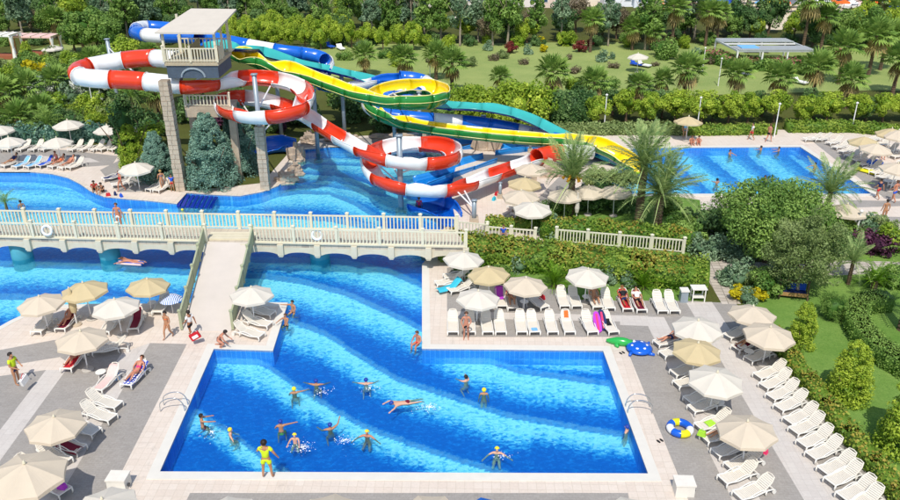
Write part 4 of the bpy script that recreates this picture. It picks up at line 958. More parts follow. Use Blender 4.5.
for x, y, dg, lb in ((436, 285, -70, 'lounger near the bridge corner rock pointing sideways'), (444, 278, -75, 'second lounger behind the one near the bridge corner rock'), (449, 292, -60, 'lounger in parasol shade left of the turquoise towel'), (480, 305, -10, 'lounger under the white parasol at the left of the second row'),
                     (492, 303, 0, 'shaded lounger under the tan parasol before the hedge'),
                     (36, 334, -4, 'lounger under the cream parasol at far left of the upper deck'), (60, 331, -4, 'lounger with maroon towel under the far left cream parasol'), (104, 334, -4, 'lounger left of the white table beneath the white parasol'), (133, 331, 8, 'maroon draped lounger under the white parasol'),
                     (157, 314, 0, 'lounger between the tan parasol and the ramp'), (66, 371, -3, 'lounger with red towel carrying a seated sunbather'), (93, 352, -70, 'lounger in the shade of the parasol on the grey band, turned sideways'),
                     (97, 392, -12, 'lounger covered with a pale pink towel'), (126, 387, -12, 'lounger with the sunbather on a polka dot towel'),
                     (119, 407, 70, 'topmost empty lounger of the group at left below the polka dot towel'), (113, 420, 68, 'second empty lounger below the polka dot towel'), (97, 434, 66, 'lounger half shaded right of the lower left parasol'), (82, 451, 66, 'lounger in the dark shade under the lower left parasol'),
                     (67, 464, 62, 'empty lounger below the shaded one at lower left'), (48, 478, 62, 'empty lounger nearest the lower left corner parasol'), (66, 494, 58, 'shaded lounger with a violet bag at the bottom left'),
                     (262, 337, 66, 'nearest lounger on the small deck beside the ramp'), (270, 326, 66, 'middle lounger on the small deck beside the ramp'), (273, 315, 68, 'farthest lounger on the small deck, under the white parasol'),
                     (656, 345, -66, 'lounger carrying a sunbather beyond the tan parasol'), (662, 356, -66, 'lounger right of the round blue float'), (673, 375, -68, 'fully shaded lounger under the tan parasol'), (676, 386, -68, 'second shaded lounger below the tan parasol'),
                     (687, 402, -68, 'shaded lounger under the middle right parasol'), (691, 411, -68, 'second shaded lounger by the white table at middle right'),
                     (698, 429, -66, 'lounger right of the patterned swim ring'), (704, 441, -66, 'lounger holding a green bag by the lower right parasol'), (715, 455, -66, 'lounger in the shade of the lower right parasol'),
                     (728, 469, -64, 'empty lounger just below the lower right parasol'), (722, 482, -64, 'empty lounger second below the lower right parasol'), (737, 498, -64, 'empty lounger at the bottom edge right of the white cube'),
                     (727, 338, -60, 'shaded lounger by the pair of garden parasols'), (735, 350, -60, 'lounger with a maroon towel under the garden parasols'), (748, 361, -60, 'lounger just below the pair of garden parasols')):
    lounger(x, y, dg, lb)
for k, (x, y) in enumerate(((757, 378), (763, 388), (770, 399), (778, 410), (787, 423), (793, 433), (801, 446), (810, 458), (822, 473), (829, 484), (841, 499), (850, 510))):
    lounger(x, y, -63, ORD[k] + ' lounger from the top in the slanting row along the hedge, bare white')
for k, x in enumerate((-3, 5, 18, 31, 41, 70, 80, 91, 99, 110, 120)):
    lounger(x, 151, -8 - 2 * k, ORD[k] + ' lounger from the left in the rear row beyond the left pool')
for k, (x, y) in enumerate(((2, 167), (14, 168), (26, 168), (38, 167), (50, 168), (60, 169), (68, 169))):
    lounger(x, y, -24, ORD[k] + ' lounger from the left in the sunbathers row beyond the left pool')
for x, y, dg, lb in ((103, 180, -50, 'lounger beside the white parasol near the seated pair'), (112, 186, -60, 'shaded lounger beside the white parasol near the seated pair'), (148, 191, -30, 'left lounger behind the people by the leaning pillar'), (156, 192, -20, 'right lounger behind the people by the leaning pillar'),
                     (509, 209, -60, 'dark shaded lounger under the beige parasol cluster'), (513, 216, -60, 'second dark shaded lounger under the beige parasol cluster'),
                     (804, 140, -80, 'lounger at the rear right corner of the far pool'), (814, 140, -80, 'second lounger at the rear right corner of the far pool')):
    lounger(x, y, dg, lb)
for k in range(12):
    lounger(828 + k * 6.3, 144 + k * 4.3, -62 - 2 * (k % 3), ORD[k] + ' lounger from the rear in the slanting row beside the far pool')
for k in range(5):
    lounger(868 + k * 8, 141 + k * 5.5, -62, ORD[k] + ' lounger in the outer row beyond the parasols of the far pool')
# ------------------------------------------------------------------ vegetation
nr = np.random.default_rng(11)
def leaf_cloud(C0, n, size, tint, spread, up=.4, aspect=1.5, jit=.2):
    """n leaf quads round given centres (k,3) with radii spread (k,)"""
    k = len(C0); idx = nr.integers(0, k, n)
    d = nr.normal(size=(n, 3)); d /= np.linalg.norm(d, axis=1)[:, None]
    rad = spread[idx] * nr.uniform(.55, 1.08, n) ** .6
    P = C0[idx] + d * rad[:, None]
    N = d * .8 + nr.normal(size=(n, 3)) * .55 + np.array([0, -.1, up]); N /= np.linalg.norm(N, axis=1)[:, None]
    T = np.cross(N, nr.normal(size=(n, 3))); T /= np.linalg.norm(T, axis=1)[:, None]; B = np.cross(N, T)
    s = size * nr.uniform(.6, 1.35, n)[:, None]
    a, b = T * s * aspect * .5, B * s * .5
    V = np.stack([P - a, P - b * .9, P + a, P + b * .9], 1).reshape(-1, 3)
    F = np.arange(4 * n).reshape(n, 4)
    tt = tint[idx] + nr.uniform(-jit, jit, n)
    return V, F, tt
def ell_centres(k, rx, ry, rz, shell=.75, flat=0.0, fill=.3):
    d = nr.normal(size=(k, 3)); d /= np.linalg.norm(d, axis=1)[:, None]
    r = np.where(nr.random(k) < fill, nr.uniform(.2, .7, k), nr.uniform(shell, 1, k))
    P = d * r[:, None] * np.array([rx, ry, rz])
    if flat: P[:, 2] = np.where(P[:, 2] < 0, P[:, 2] * flat, P[:, 2])
    return P
def merge(parts):
    V, F, T = [], [], []; b = 0
    for v, f, t in parts: V.append(v); F.append(f + b); T.append(t); b += len(v)
    return np.concatenate(V), np.concatenate(F), np.concatenate(T)
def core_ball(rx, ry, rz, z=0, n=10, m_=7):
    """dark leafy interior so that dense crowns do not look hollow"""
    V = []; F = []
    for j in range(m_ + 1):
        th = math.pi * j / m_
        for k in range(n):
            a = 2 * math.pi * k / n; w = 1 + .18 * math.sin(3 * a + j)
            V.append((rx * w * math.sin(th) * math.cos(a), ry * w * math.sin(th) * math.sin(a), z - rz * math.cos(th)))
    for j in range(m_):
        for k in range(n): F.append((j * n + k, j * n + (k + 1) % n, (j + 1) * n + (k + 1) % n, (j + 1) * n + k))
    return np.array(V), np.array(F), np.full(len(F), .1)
def crown(kind, seed, m, n, leaf, rx=1, rz=1, k=26, cl=.32, fill=.3, core=.55, flat=0):
    global nr; nr = np.random.default_rng(seed)
    parts = []
    if kind == 'round':
        P = ell_centres(k, rx, rx, rz, .7, flat, fill); cr = nr.uniform(.7, 1.3, k) * cl; t = nr.uniform(.15, .85, k)
        parts.append(leaf_cloud(P, n, leaf, t, cr))
    elif kind == 'cone':
        h = nr.random(k) ** 1.2; a = nr.uniform(0, 2 * math.pi, k); r = (1 - h ** (flat or 1.6) * (.72 if flat else .85)) * rx * nr.uniform(.6, 1, k) ** .5
        P = np.stack([r * np.cos(a), r * np.sin(a), -rz + 2 * rz * h], 1); cr = nr.uniform(.7, 1.2, k) * cl * (1.2 - h * .7); t = nr.uniform(.15, .85, k)
        parts.append(leaf_cloud(P, n, leaf, t, cr, .5))
    elif kind == 'airy':     # poplar or tamarisk like: rising feathery limbs
        a = nr.uniform(0, 2 * math.pi, k); el = nr.uniform(.1, 1, k); L = nr.uniform(.5, 1, k)
        P = np.stack([np.cos(a) * L * rx * (1 - el * .6), np.sin(a) * L * rx * (1 - el * .6), -rz + 2 * rz * el * L + .15 * rz], 1)
        parts.append(leaf_cloud(P, n, leaf, nr.uniform(.1, .9, k), nr.uniform(.5, 1.3, k) * cl, .3, 2.6))
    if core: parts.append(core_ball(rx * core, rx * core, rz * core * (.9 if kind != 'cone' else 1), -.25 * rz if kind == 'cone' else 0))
    V, F, T = merge(parts)
    return np_mesh('crown', V, F, m, np.clip(T, 0, 1))
L_lime = leaf_mat('lime_leaves', '#6e9226', '#c6d64e', .3)
L_green = leaf_mat('green_leaves', '#46702a', '#98b65a', .25)
L_dark = leaf_mat('dark_leaves', '#365c2e', '#7c9a58', .15)
L_blue = leaf_mat('blue_juniper', '#40695a', '#8fb29c', .12)
L_grey = leaf_mat('grey_leaves', '#557654', '#9cb48e', .2)
L_brown = leaf_mat('brownish_leaves', '#5f5540', '#94876a', .2)
L_olive = leaf_mat('olive_leaves', '#647a40', '#a9b976', .25)
L_red = leaf_mat('red_leaves', '#5c1a24', '#9a4a3c', .2)
L_yel = leaf_mat('yellow_leaves', '#a39a10', '#e4d426', .3)
L_purp = leaf_mat('purple_leaves', '#331a2c', '#6a3a55', .15)
L_palm = leaf_mat('palm_leaf', '#4d742a', '#9cb85a', .2)
L_date = leaf_mat('date_palm_leaf', '#5c8244', '#b2c47e', .2)
L_hedge = leaf_mat('hedge_leaf', '#527c26', '#a0b248', .2)
L_rust = leaf_mat('rusty_hedge_tip', '#84782c', '#b4a64a', .2)
L_straw = leaf_mat('dead_palm_leaf', '#8d7a45', '#c3ae72', .2)
L_cycad = leaf_mat('cycad_leaf', '#2c5a10', '#7ba620', .15)
M_bark = mat('bark', '#6a5744', .95, .3, 4, .8, 18)
M_pbark = mat('pale_bark', '#a39683', .9, .3, 3, .6, 12)
def trunk_mesh(h, r, limbs, seed, m, spread=1.0):
    q = random.Random(seed); mb = MB()
    mb.tube(catmull([(0, 0, -.1), (q.uniform(-.06, .06), q.uniform(-.06, .06), h * .5), (q.uniform(-.1, .1), q.uniform(-.1, .1), h)], 4), [r * (1.25 - .8 * i / 8) for i in range(9)], 7)
    for i in range(limbs):
        a = 2 * math.pi * i / limbs + q.uniform(-.4, .4); L = spread * q.uniform(.7, 1.0); z0 = h * q.uniform(.65, .95)
        mb.tube([(0, 0, z0), (math.cos(a) * L * .45, math.sin(a) * L * .45, z0 + L * .45), (math.cos(a) * L * .8, math.sin(a) * L * .8, z0 + L)], [r * .5, r * .33, r * .12], 5)
    return mb.mesh('trunk', m, True)
TREES = {}
def tree_kind(key, kinds, m, n, leaf, rx, rz, hc, th, tr, bark=M_bark, limbs=4, k=26, cl=.32, fill=.3, core=.55, flat=0, var=3, gen='round', sp=1.0, name='tree'):
    """var protos of a tree: crown centre at height hc (for a 1 m crown), trunk height th"""
    L = []
    for v in range(var):
        L.append((crown(gen, hash_(key) + v, m, n, leaf, rx, rz, k, cl, fill, core, flat), trunk_mesh(th, tr, limbs, hash_(key) + v, bark, sp), hc))
    TREES[key] = (L, name)
def hash_(s): return sum(ord(c) * (i + 3) for i, c in enumerate(s)) % 9973
def tree(key, p, s, lb, grp=None, cat=None, sz=1.0, name=None, rz=None):
    L, nm = TREES[key]; cm, tm, hc = L[rng.randrange(len(L))]
    t = thing(name or nm, lb, cat or 'tree', (p[0], p[1], 0), rng.uniform(0, 6.28) if rz is None else rz, grp); t.scale = (s, s, s * sz)
    obj('crown', cm, t, loc=(0, 0, hc)); 
    if tm is not None: obj('trunk', tm, t)
    return t
# unit: crown radius about 1 m, scaled by s
tree_kind('lime', 0, L_lime, 5200, .1, 1, .85, 1.55, 1.2, .09, name='round_tree', cl=.34)
tree_kind('green', 0, L_green, 5200, .1, 1, .85, 1.6, 1.2, .1, cl=.34)
tree_kind('dark', 0, L_dark, 4600, .1, 1, 1.0, 1.5, 1.0, .1, cl=.36, name='dark_tree')
tree_kind('brown', 0, L_brown, 4600, .09, 1, .75, 1.5, 1.1, .08, cl=.36, core=.4, name='brownish_tree')
tree_kind('poplar', 0, L_grey, 3600, .08, .8, 1.5, 2.2, 2.3, .06, M_pbark, 7, 40, .22, .3, 0, gen='airy', sp=1.1, name='feathery_tree')
tree_kind('poplarg', 0, L_green, 3600, .08, .8, 1.4, 2.1, 2.2, .06, M_pbark, 7, 40, .24, .3, 0, gen='airy', sp=1.1, name='feathery_tree')
tree_kind('bush', 0, L_lime, 3600, .1, 1, .8, .7, .3, .06, k=20, cl=.36, name='bush')
tree_kind('gbush', 0, L_green, 3600, .1, 1, .75, .65, .3, .06, k=20, cl=.36, name='bush')
tree_kind('dbush', 0, L_dark, 3600, .1, 1, .8, .65, .3, .06, k=20, cl=.36, name='dark_bush')
tree_kind('obush', 0, L_olive, 3600, .09, 1, .7, .6, .3, .06, k=20, cl=.36, name='olive_bush')
tree_kind('yspot', 0, L_yel, 900, .17, 1, .8, .65, .3, .06, k=14, cl=.36, var=1, name='yellow_bush')
tree_kind('rspot', 0, L_red, 900, .17, 1, .85, .75, .3, .06, k=14, cl=.36, var=1, name='red_bush')
tree_kind('gspot', 0, L_grey, 900, .15, 1, .75, .6, .3, .06, k=14, cl=.36, var=1, name='grey_bush')
tree_kind('pspot', 0, L_purp, 1200, .15, 1, .75, .6, .3, .06, k=18, cl=.36, var=1, name='purple_bush')
tree_kind('bspot', 0, L_brown, 700, .15, 1, .6, .5, .3, .06, k=14, cl=.36, var=1, name='brown_shrub')
tree_kind('conel', 0, L_lime, 11000, .055, .62, 1.25, 1.3, .4, .06, k=170, cl=.2, core=.5, gen='cone', var=2, name='clipped_conifer', flat=2.8)
tree_kind('ball', 0, L_green, 16000, .04, 1, .92, 1.0, .4, .07, k=120, cl=.2, core=.7, var=1, name='round_bush')
tree_kind('big', 0, L_green, 34000, .034, 1, .62, .95, .75, .06, limbs=7, k=150, cl=.19, fill=.2, core=.55, var=1, name='spreading_tree', sp=.6)
tree_kind('olive', 0, L_olive, 22000, .036, 1, 1.0, 1.35, 1.0, .05, M_pbark, 7, 90, .2, .4, .35, var=1, name='olive_tree', sp=.7)
tree_kind('juniper', 0, L_blue, 42000, .03, .72, 1.0, 1.0, .3, .06, k=230, cl=.15, core=.5, gen='cone', var=1, name='juniper')
tree_kind('ivy', 0, L_dark, 6000, .05, .26, 1.0, 1.0, .3, .05, k=100, cl=.09, core=.8, var=1, name='ivy_column')
# ---- palms
def frond_mesh(L=1.0, droop=.5, n=22, lw=.012, ll=.22, rise=.35, m=None, seed=0, name='frond', vee=.5):
    """a feather leaf: an arching rib and two ranks of narrow leaflets"""
    q = np.random.default_rng(seed); V = []; F = []; T = []
    pts = []
    for i in range(n + 1):
        s = i / n; pts.append(Vector((L * s * (1 - .18 * droop * s), 0, L * (rise * s - droop * s * s))))
    for i in range(n):
        a, b = pts[i], pts[i + 1]; w = .018 * L * (1 - .8 * i / n); k = len(V)
        V += [(a.x, -w, a.z), (a.x, w, a.z), (b.x, w * .9, b.z), (b.x, -w * .9, b.z)]; F.append((k, k + 1, k + 2, k + 3)); T.append(.75)
        if i < 2: continue
        s = i / n; l = ll * L * (math.sin(math.pi * min(1, .12 + s * .86)) ** .6) * q.uniform(.85, 1.1)
        for sd_ in (-1, 1):
            d = Vector((.55 + .4 * s, sd_ * 1.0, vee - .25 * s + q.uniform(-.12, .12))); d.normalize(); e = a + d * l + Vector((0, 0, -.25 * l))
            w2 = lw * L * q.uniform(.9, 1.3); k = len(V); mid = a + d * l * .55
            V += [(a.x - w2 * .4, a.y, a.z), (mid.x - w2, mid.y, mid.z), (e.x, e.y, e.z), (mid.x + w2, mid.y, mid.z + w2 * .3)]
            F.append((k, k + 1, k + 2, k + 3)); T.append(q.uniform(.15, .9))
    return np_mesh(name, np.array(V), np.array(F), m, np.array(T))
def palm_trunk(h, r0, r1, m=M_bark, seed=0, boots=True):
    q = random.Random(seed); mb = MB(); n = max(4, int(h / .28)); pr = []
    for i in range(n + 1):
        f = i / n; rr = r0 + (r1 - r0) * f
        pr.append((rr * 1.1, f * h)); pr.append((rr * .93, (f + .45 / n) * h))
    mb.lathe(pr, 10)
    return mb.mesh('trunk', m)
FR = {}
def fronds(kind):
    if kind not in FR:
        if kind == 'date': FR[kind] = [frond_mesh(1, d, 36, .011, .2, r_, L_date, i) for i, (d, r_) in enumerate(((.14, .42), (.35, .35), (.75, .25)))]
        if kind == 'cycad': FR[kind] = [frond_mesh(1, d, 24, .012, .16, r_, L_cycad, 10 + i, vee=.7) for i, (d, r_) in enumerate(((.5, .5), (.8, .4), (1.0, .3)))]
        if kind == 'feather': FR[kind] = [frond_mesh(1, d, 16, .016, .22, r_, L_palm, 20 + i) for i, (d, r_) in enumerate(((.5, .5), (.8, .4), (1.1, .25)))]
    return FR[kind]
def feather_palm(p, h, L, kind, nf, lb, grp, r0=.25, name='palm_tree', lift=(-10, 80), trunk=True, fruits=False):
    t = thing(name, lb, 'palm', (p[0], p[1], 0), group=grp)
    if h > .15: obj('trunk', palm_trunk(h, r0, r0 * .85), t)
    fs = fronds(kind)
    for i in range(nf):
        f = (i + .5) / nf; el = lift[1] + (lift[0] - lift[1]) * f + rng.uniform(-6, 6); a = i * 2.39996 + rng.uniform(-.15, .15)
        k = 0 if el > 45 else (1 if el > 12 else 2)
        o = obj('frond', fs[k], t, loc=(0, 0, h)); o.rotation_mode = 'XYZ'; o.rotation_euler = (rng.uniform(-.25, .25), -R(el) * .8, a); s = L * rng.uniform(.85, 1.08); o.scale = (s,) * 3
    if fruits:
        m = MB()
        for k in range(5):
            a = k * 1.26 + .3; m.tube([(0, 0, h + .1), (math.cos(a) * .5, math.sin(a) * .5, h + .5), (math.cos(a) * .8, math.sin(a) * .8, h + .1)], [.05, .1, .16], 6)
        m.build('fruit_cluster', mat('orange_dates', '#e0a020', .7), t)
    return t
def fan_crown(seed, nf, m, dead=8):
    """fan palm crown: stalks with round pleated fans, dry ones hanging below"""
    q = np.random.default_rng(seed); V = []; F = []; T = []; MI = []
    for i in range(nf + dead):
        dd = i >= nf; f = i / nf
        el = R(75 - 95 * f) if not dd else R(q.uniform(-75, -45)); a = i * 2.39996 + q.uniform(-.2, .2)
        d = Vector((math.cos(a) * math.cos(el), math.sin(a) * math.cos(el), math.sin(el))); L = q.uniform(.45, .6) if not dd else .4
        c = d * L; side = d.cross(Vector((0, 0, 1))).normalized(); u = side.cross(d).normalized(); k = len(V)
        V += [tuple(side * .012), tuple(c + side * .012), tuple(c - side * .012), tuple(-side * .012)]; F.append((k, k + 1, k + 2, k + 3)); T.append(.6); MI.append(1 if dd else 0)
        nb_ = 13; tint = q.uniform(.2, .85); Rr = .5 * q.uniform(.85, 1.1)
        for j in range(nb_):
            b = R(-125 + 250 * j / (nb_ - 1)); dr = d * math.cos(b) + side * math.sin(b); l = Rr * (1 - .25 * abs(b) / 2.2); dn = R(250 / nb_ / 2) * .75
            e = c + dr * l - Vector((0, 0, .22 * l * (1.2 - d.z))); s1 = c + (d * math.cos(b + dn) + side * math.sin(b + dn)) * l * .62 - Vector((0, 0, .03)); s2 = c + (d * math.cos(b - dn) + side * math.sin(b - dn)) * l * .62 + u * .02
            k = len(V); V += [tuple(c), tuple(s1), tuple(e), tuple(s2)]; F.append((k, k + 1, k + 2, k + 3)); T.append(tint + q.uniform(-.12, .12)); MI.append(1 if dd else 0)
    me = np_mesh('crown', np.array(V), np.array(F), m, np.clip(T, 0, 1)); me.materials.append(L_straw); me.polygons.foreach_set('material_index', MI); return me
FAN = [fan_crown(s, 34, L_palm) for s in (1, 2, 3)]
PT = {}
def fan_palm(p, h, s, lb, grp='fan palms behind the pools'):
    t = thing('fan_palm', lb, 'palm', (p[0], p[1], 0), rng.uniform(0, 6), grp)
    k = round(h * 2) / 2
    if k not in PT: PT[k] = palm_trunk(k, .26, .17, M_bark)
    obj('crown', rng.choice(FAN), t, loc=(0, 0, k)).scale = (s,) * 3
    obj('trunk', PT[k], t)
# ---- hedges
def hedge(path, w, h, lb, m=L_hedge, dens=70, leaf=.16, tip=None, name='hedge', grp=None, bump_=.12, closed=False, cat='hedge', z0=0):
    global nr; nr = np.random.default_rng(hash_(lb))
    P = [Vector((*p[:2], 0)) for p in path]; base = P[0].copy(); parts = []; MI = []
    for a, b in zip(P, P[1:] + ([P[0]] if closed else [])):
        L = (b - a).length; d = (b - a) / L; s = Vector((-d.y, d.x, 0)); n = int(L * (w + 2 * h) * dens)
        u = nr.uniform(-.25 * w / L, 1 + .25 * w / L, n); face = nr.random(n); tw = w / (w + 2 * h)
        x = np.where(face < tw, nr.uniform(-.5, .5, n) * w, np.where(face < tw + (1 - tw) / 2, -w / 2, w / 2)); z = np.where(face < tw, h, nr.uniform(0.03, 1, n) * h)
        wob = bump_ * (np.sin(u * L * 2.3 + x * 3) + np.sin(u * L * 5.1 + z * 4) * .6); x2 = x * (1 + wob / max(w, .5)); z2 = z + np.where(face < tw, wob * .8, 0)
        Pt = np.array([a.x - base.x, a.y - base.y, 0]) + u[:, None] * L * np.array(d) + x2[:, None] * np.array(s) + z2[:, None] * np.array([0, 0, 1]) + nr.normal(size=(n, 3)) * .06
        N = nr.normal(size=(n, 3)) * .7 + np.where(face < tw, 1, 0)[:, None] * np.array([0, 0, 1]) + np.where(face >= tw, np.sign(x), 0)[:, None] * np.array(s); N /= np.linalg.norm(N, axis=1)[:, None]
        T_ = np.cross(N, nr.normal(size=(n, 3))); T_ /= np.linalg.norm(T_, axis=1)[:, None]; B = np.cross(N, T_); sz = leaf * nr.uniform(.6, 1.3, n)[:, None]
        V = np.stack([Pt - T_ * sz * .7, Pt - B * sz * .45, Pt + T_ * sz * .7, Pt + B * sz * .45], 1).reshape(-1, 3)
        parts.append((V, np.arange(4 * n).reshape(n, 4), np.clip(.5 + .25 * np.sin(u * L * 1.7) + nr.uniform(-.35, .35, n), 0, 1)))
        MI += list(((z > h * .86) & (nr.random(n) < .45) & (np.sin(u * L * .9 + 1) > -.6)).astype(int)) if tip else [0] * n
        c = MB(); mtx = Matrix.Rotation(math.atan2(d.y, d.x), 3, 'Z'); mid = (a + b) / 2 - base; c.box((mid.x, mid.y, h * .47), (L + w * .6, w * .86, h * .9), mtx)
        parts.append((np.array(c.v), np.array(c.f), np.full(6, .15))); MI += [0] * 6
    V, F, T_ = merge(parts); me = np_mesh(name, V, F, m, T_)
    if tip: me.materials.append(tip); me.polygons.foreach_set('material_index', MI)
    o = obj(name, me, loc=(base.x, base.y, z0)); tag(o, lb, cat, grp); return o

# ---- near garden
hedge([at(455, 255), at(500, 262), at(560, 268), at(640, 277), at(694, 284)], 3.0, 1.5, 'long rusty green hedge behind the poolside loungers', tip=L_rust, dens=75, leaf=.17)
hedge([at(545, 236), at(600, 240), at(672, 247), at(684, 249)], 1.3, 1.5, 'rust tipped hedge behind the long baluster fence', tip=L_rust, dens=80)
hedge([at(489, 228), at(530, 231)], 1.0, .9, 'short rusty hedge behind the short fence by the parasol cluster', tip=L_rust, dens=80)
hedge([at(772, 340), at(788, 362), at(806, 386), at(826, 412), at(848, 440), at(872, 470), at(895, 498), at(920, 530)], .85, .8, 'low rusty hedge running beside the slanting lounger row', tip=L_rust, dens=110, leaf=.12)
cx = at(914, 346)
hedge([(cx.x + 3.0 * math.cos(a), cx.y + 4.6 * math.sin(a)) for a in np.linspace(R(85), R(285), 17)], 1.3, 1.15, 'curved clipped green hedge at the right border of the lawn', L_green, 230, .085, bump_=.03)
hedge([at(555, 121), at(590, 122)], 1.8, 3.4, 'tall square dark green hedge behind the straight yellow trough', L_dark, 60, .22)
hedge([at(-30, 143), at(40, 142), at(120, 140)], 2.2, 1.6, 'bluish rounded hedge behind the rear white parasols', L_blue, 60, .2, bump_=.3)
hedge([at(60, 118), at(115, 117)], 1.6, 1.5, 'bright green hedge behind the two rear white parasols', L_hedge, 60, .2)
hedge([at(690, 134), at(770, 133)], 1.6, .8, 'low green hedge behind the far pool, left part', L_hedge, 60, .2)
hedge([at(790, 131), at(850, 131), at(905, 136)], 1.6, 1.0, 'low green hedge behind the far pool, right part', L_hedge, 60, .2)
hedge([at(590, 134), at(640, 133), at(680, 134)], 1.5, 1.1, 'olive hedge left of the thatched parasol at the far pool', L_olive, 60, .2)
hedge([at(540, 133), at(585, 134)], 1.4, 1.0, 'low olive hedge beyond the straight yellow trough', L_olive, 60, .2)
hedge([at(710, 60), at(735, 68), at(775, 70), at(822, 68), at(838, 60)], 3.0, 1.5, 'flowering pink speckled hedge before the white pergola', L_green, 40, .28, tip=leaf_mat('pink_bloom', '#9c5a56', '#c98d80', .2))
tree('big', at(766, 262), 3.9, 'wide bright green tree with pale blossom before the far pool', rz=.5)
tree('olive', at(798, 296), 2.6, 'grey green olive tree with thin trunk over the blue bench')
tree('conel', at(800, 346), 1.15, 'tall lime conical bush left of the round bush on the lawn', None, 'bush')
tree('ball', at(831, 318), .92, 'round clipped green bush on the lawn', None, 'bush')
tree('conel', at(847, 398), 1.6, 'lime conical bush beside the slanting lounger row', None, 'bush', .85)
tree('conel', at(905, 452), 1.9, 'lime conical bush cut by the right border', None, 'bush')
date = 'date palms in the garden by the striped tube'
feather_palm(at(570, 214), 3.0, 3.9, 'date', 30, 'date palm with orange fruit beside the striped tube mouth', date, .3, lift=(5, 84), fruits=True)
feather_palm(at(638, 224), 5.0, 3.9, 'date', 34, 'tall date palm in the middle of the garden lawn', date, .34, lift=(-15, 80))
feather_palm(at(657, 228), 2.9, 3.9, 'date', 34, 'broad silvery date palm in front of the tall one', date, .34, lift=(-12, 78))
feather_palm(at(822, 232), 3.3, 3.3, 'date', 30, 'date palm at the front corner of the far pool', date, .22, lift=(-20, 75))
feather_palm(at(848, 284), 1.7, 2.1, 'date', 20, 'slender small palm on the lawn beside the stone path', date, .14, lift=(-25, 80))
feather_palm(at(873, 291), .7, 1.9, 'cycad', 26, 'dark cycad on the lawn near the curved hedge', 'cycads', .22, 'cycad', (-5, 75))
feather_palm(at(554, 287), .2, 1.9, 'cycad', 30, 'bright green cycad before the long hedge', 'cycads', .2, 'cycad', (5, 78))
feather_palm(at(642, 289), .2, 1.9, 'cycad', 30, 'darker cycad with yellow heart before the long hedge', 'cycads', .2, 'cycad', (5, 75))
feather_palm(at(902, 330), 4.6, 2.6, 'feather', 30, 'palm inside the curved hedge, cut by the right border', date, .3, 'palm_tree', (-25, 75))
feather_palm(at(7, 210), .6, 1.5, 'feather', 14, 'small palm in the pool margin beside the bridge at far left', 'cycads', .12, 'small_palm', (0, 75))
feather_palm(at(50, 140), 1.6, 2.9, 'feather', 26, 'feathery palm between the rear white parasols', date, .18, lift=(-10, 75))
feather_palm(at(137, 130), 3.6, 2.6, 'feather', 26, 'feather palm behind the red striped tube near the ivy column', date, .2, lift=(-20, 75))
tree('juniper', at(213, 184), 3.3, 'large blue green juniper pyramid right of the leaning stone pillar', None, 'bush', 1.0)
tree('juniper', at(160, 180), 2.3, 'smaller blue juniper left of the leaning stone pillar', None, 'bush', 1.0)
tree('juniper', at(242, 172), 2.8, 'dark juniper in the shade right of the large one', None, 'bush', 1.2)
tree('ivy', at(130, 165), 3.9, 'dark ivy covered column behind the white parasol', None, 'bush')
tree('conel', at(134, 168), 1.7, 'bright green climber at the foot of the ivy column', None, 'bush', 1.0)
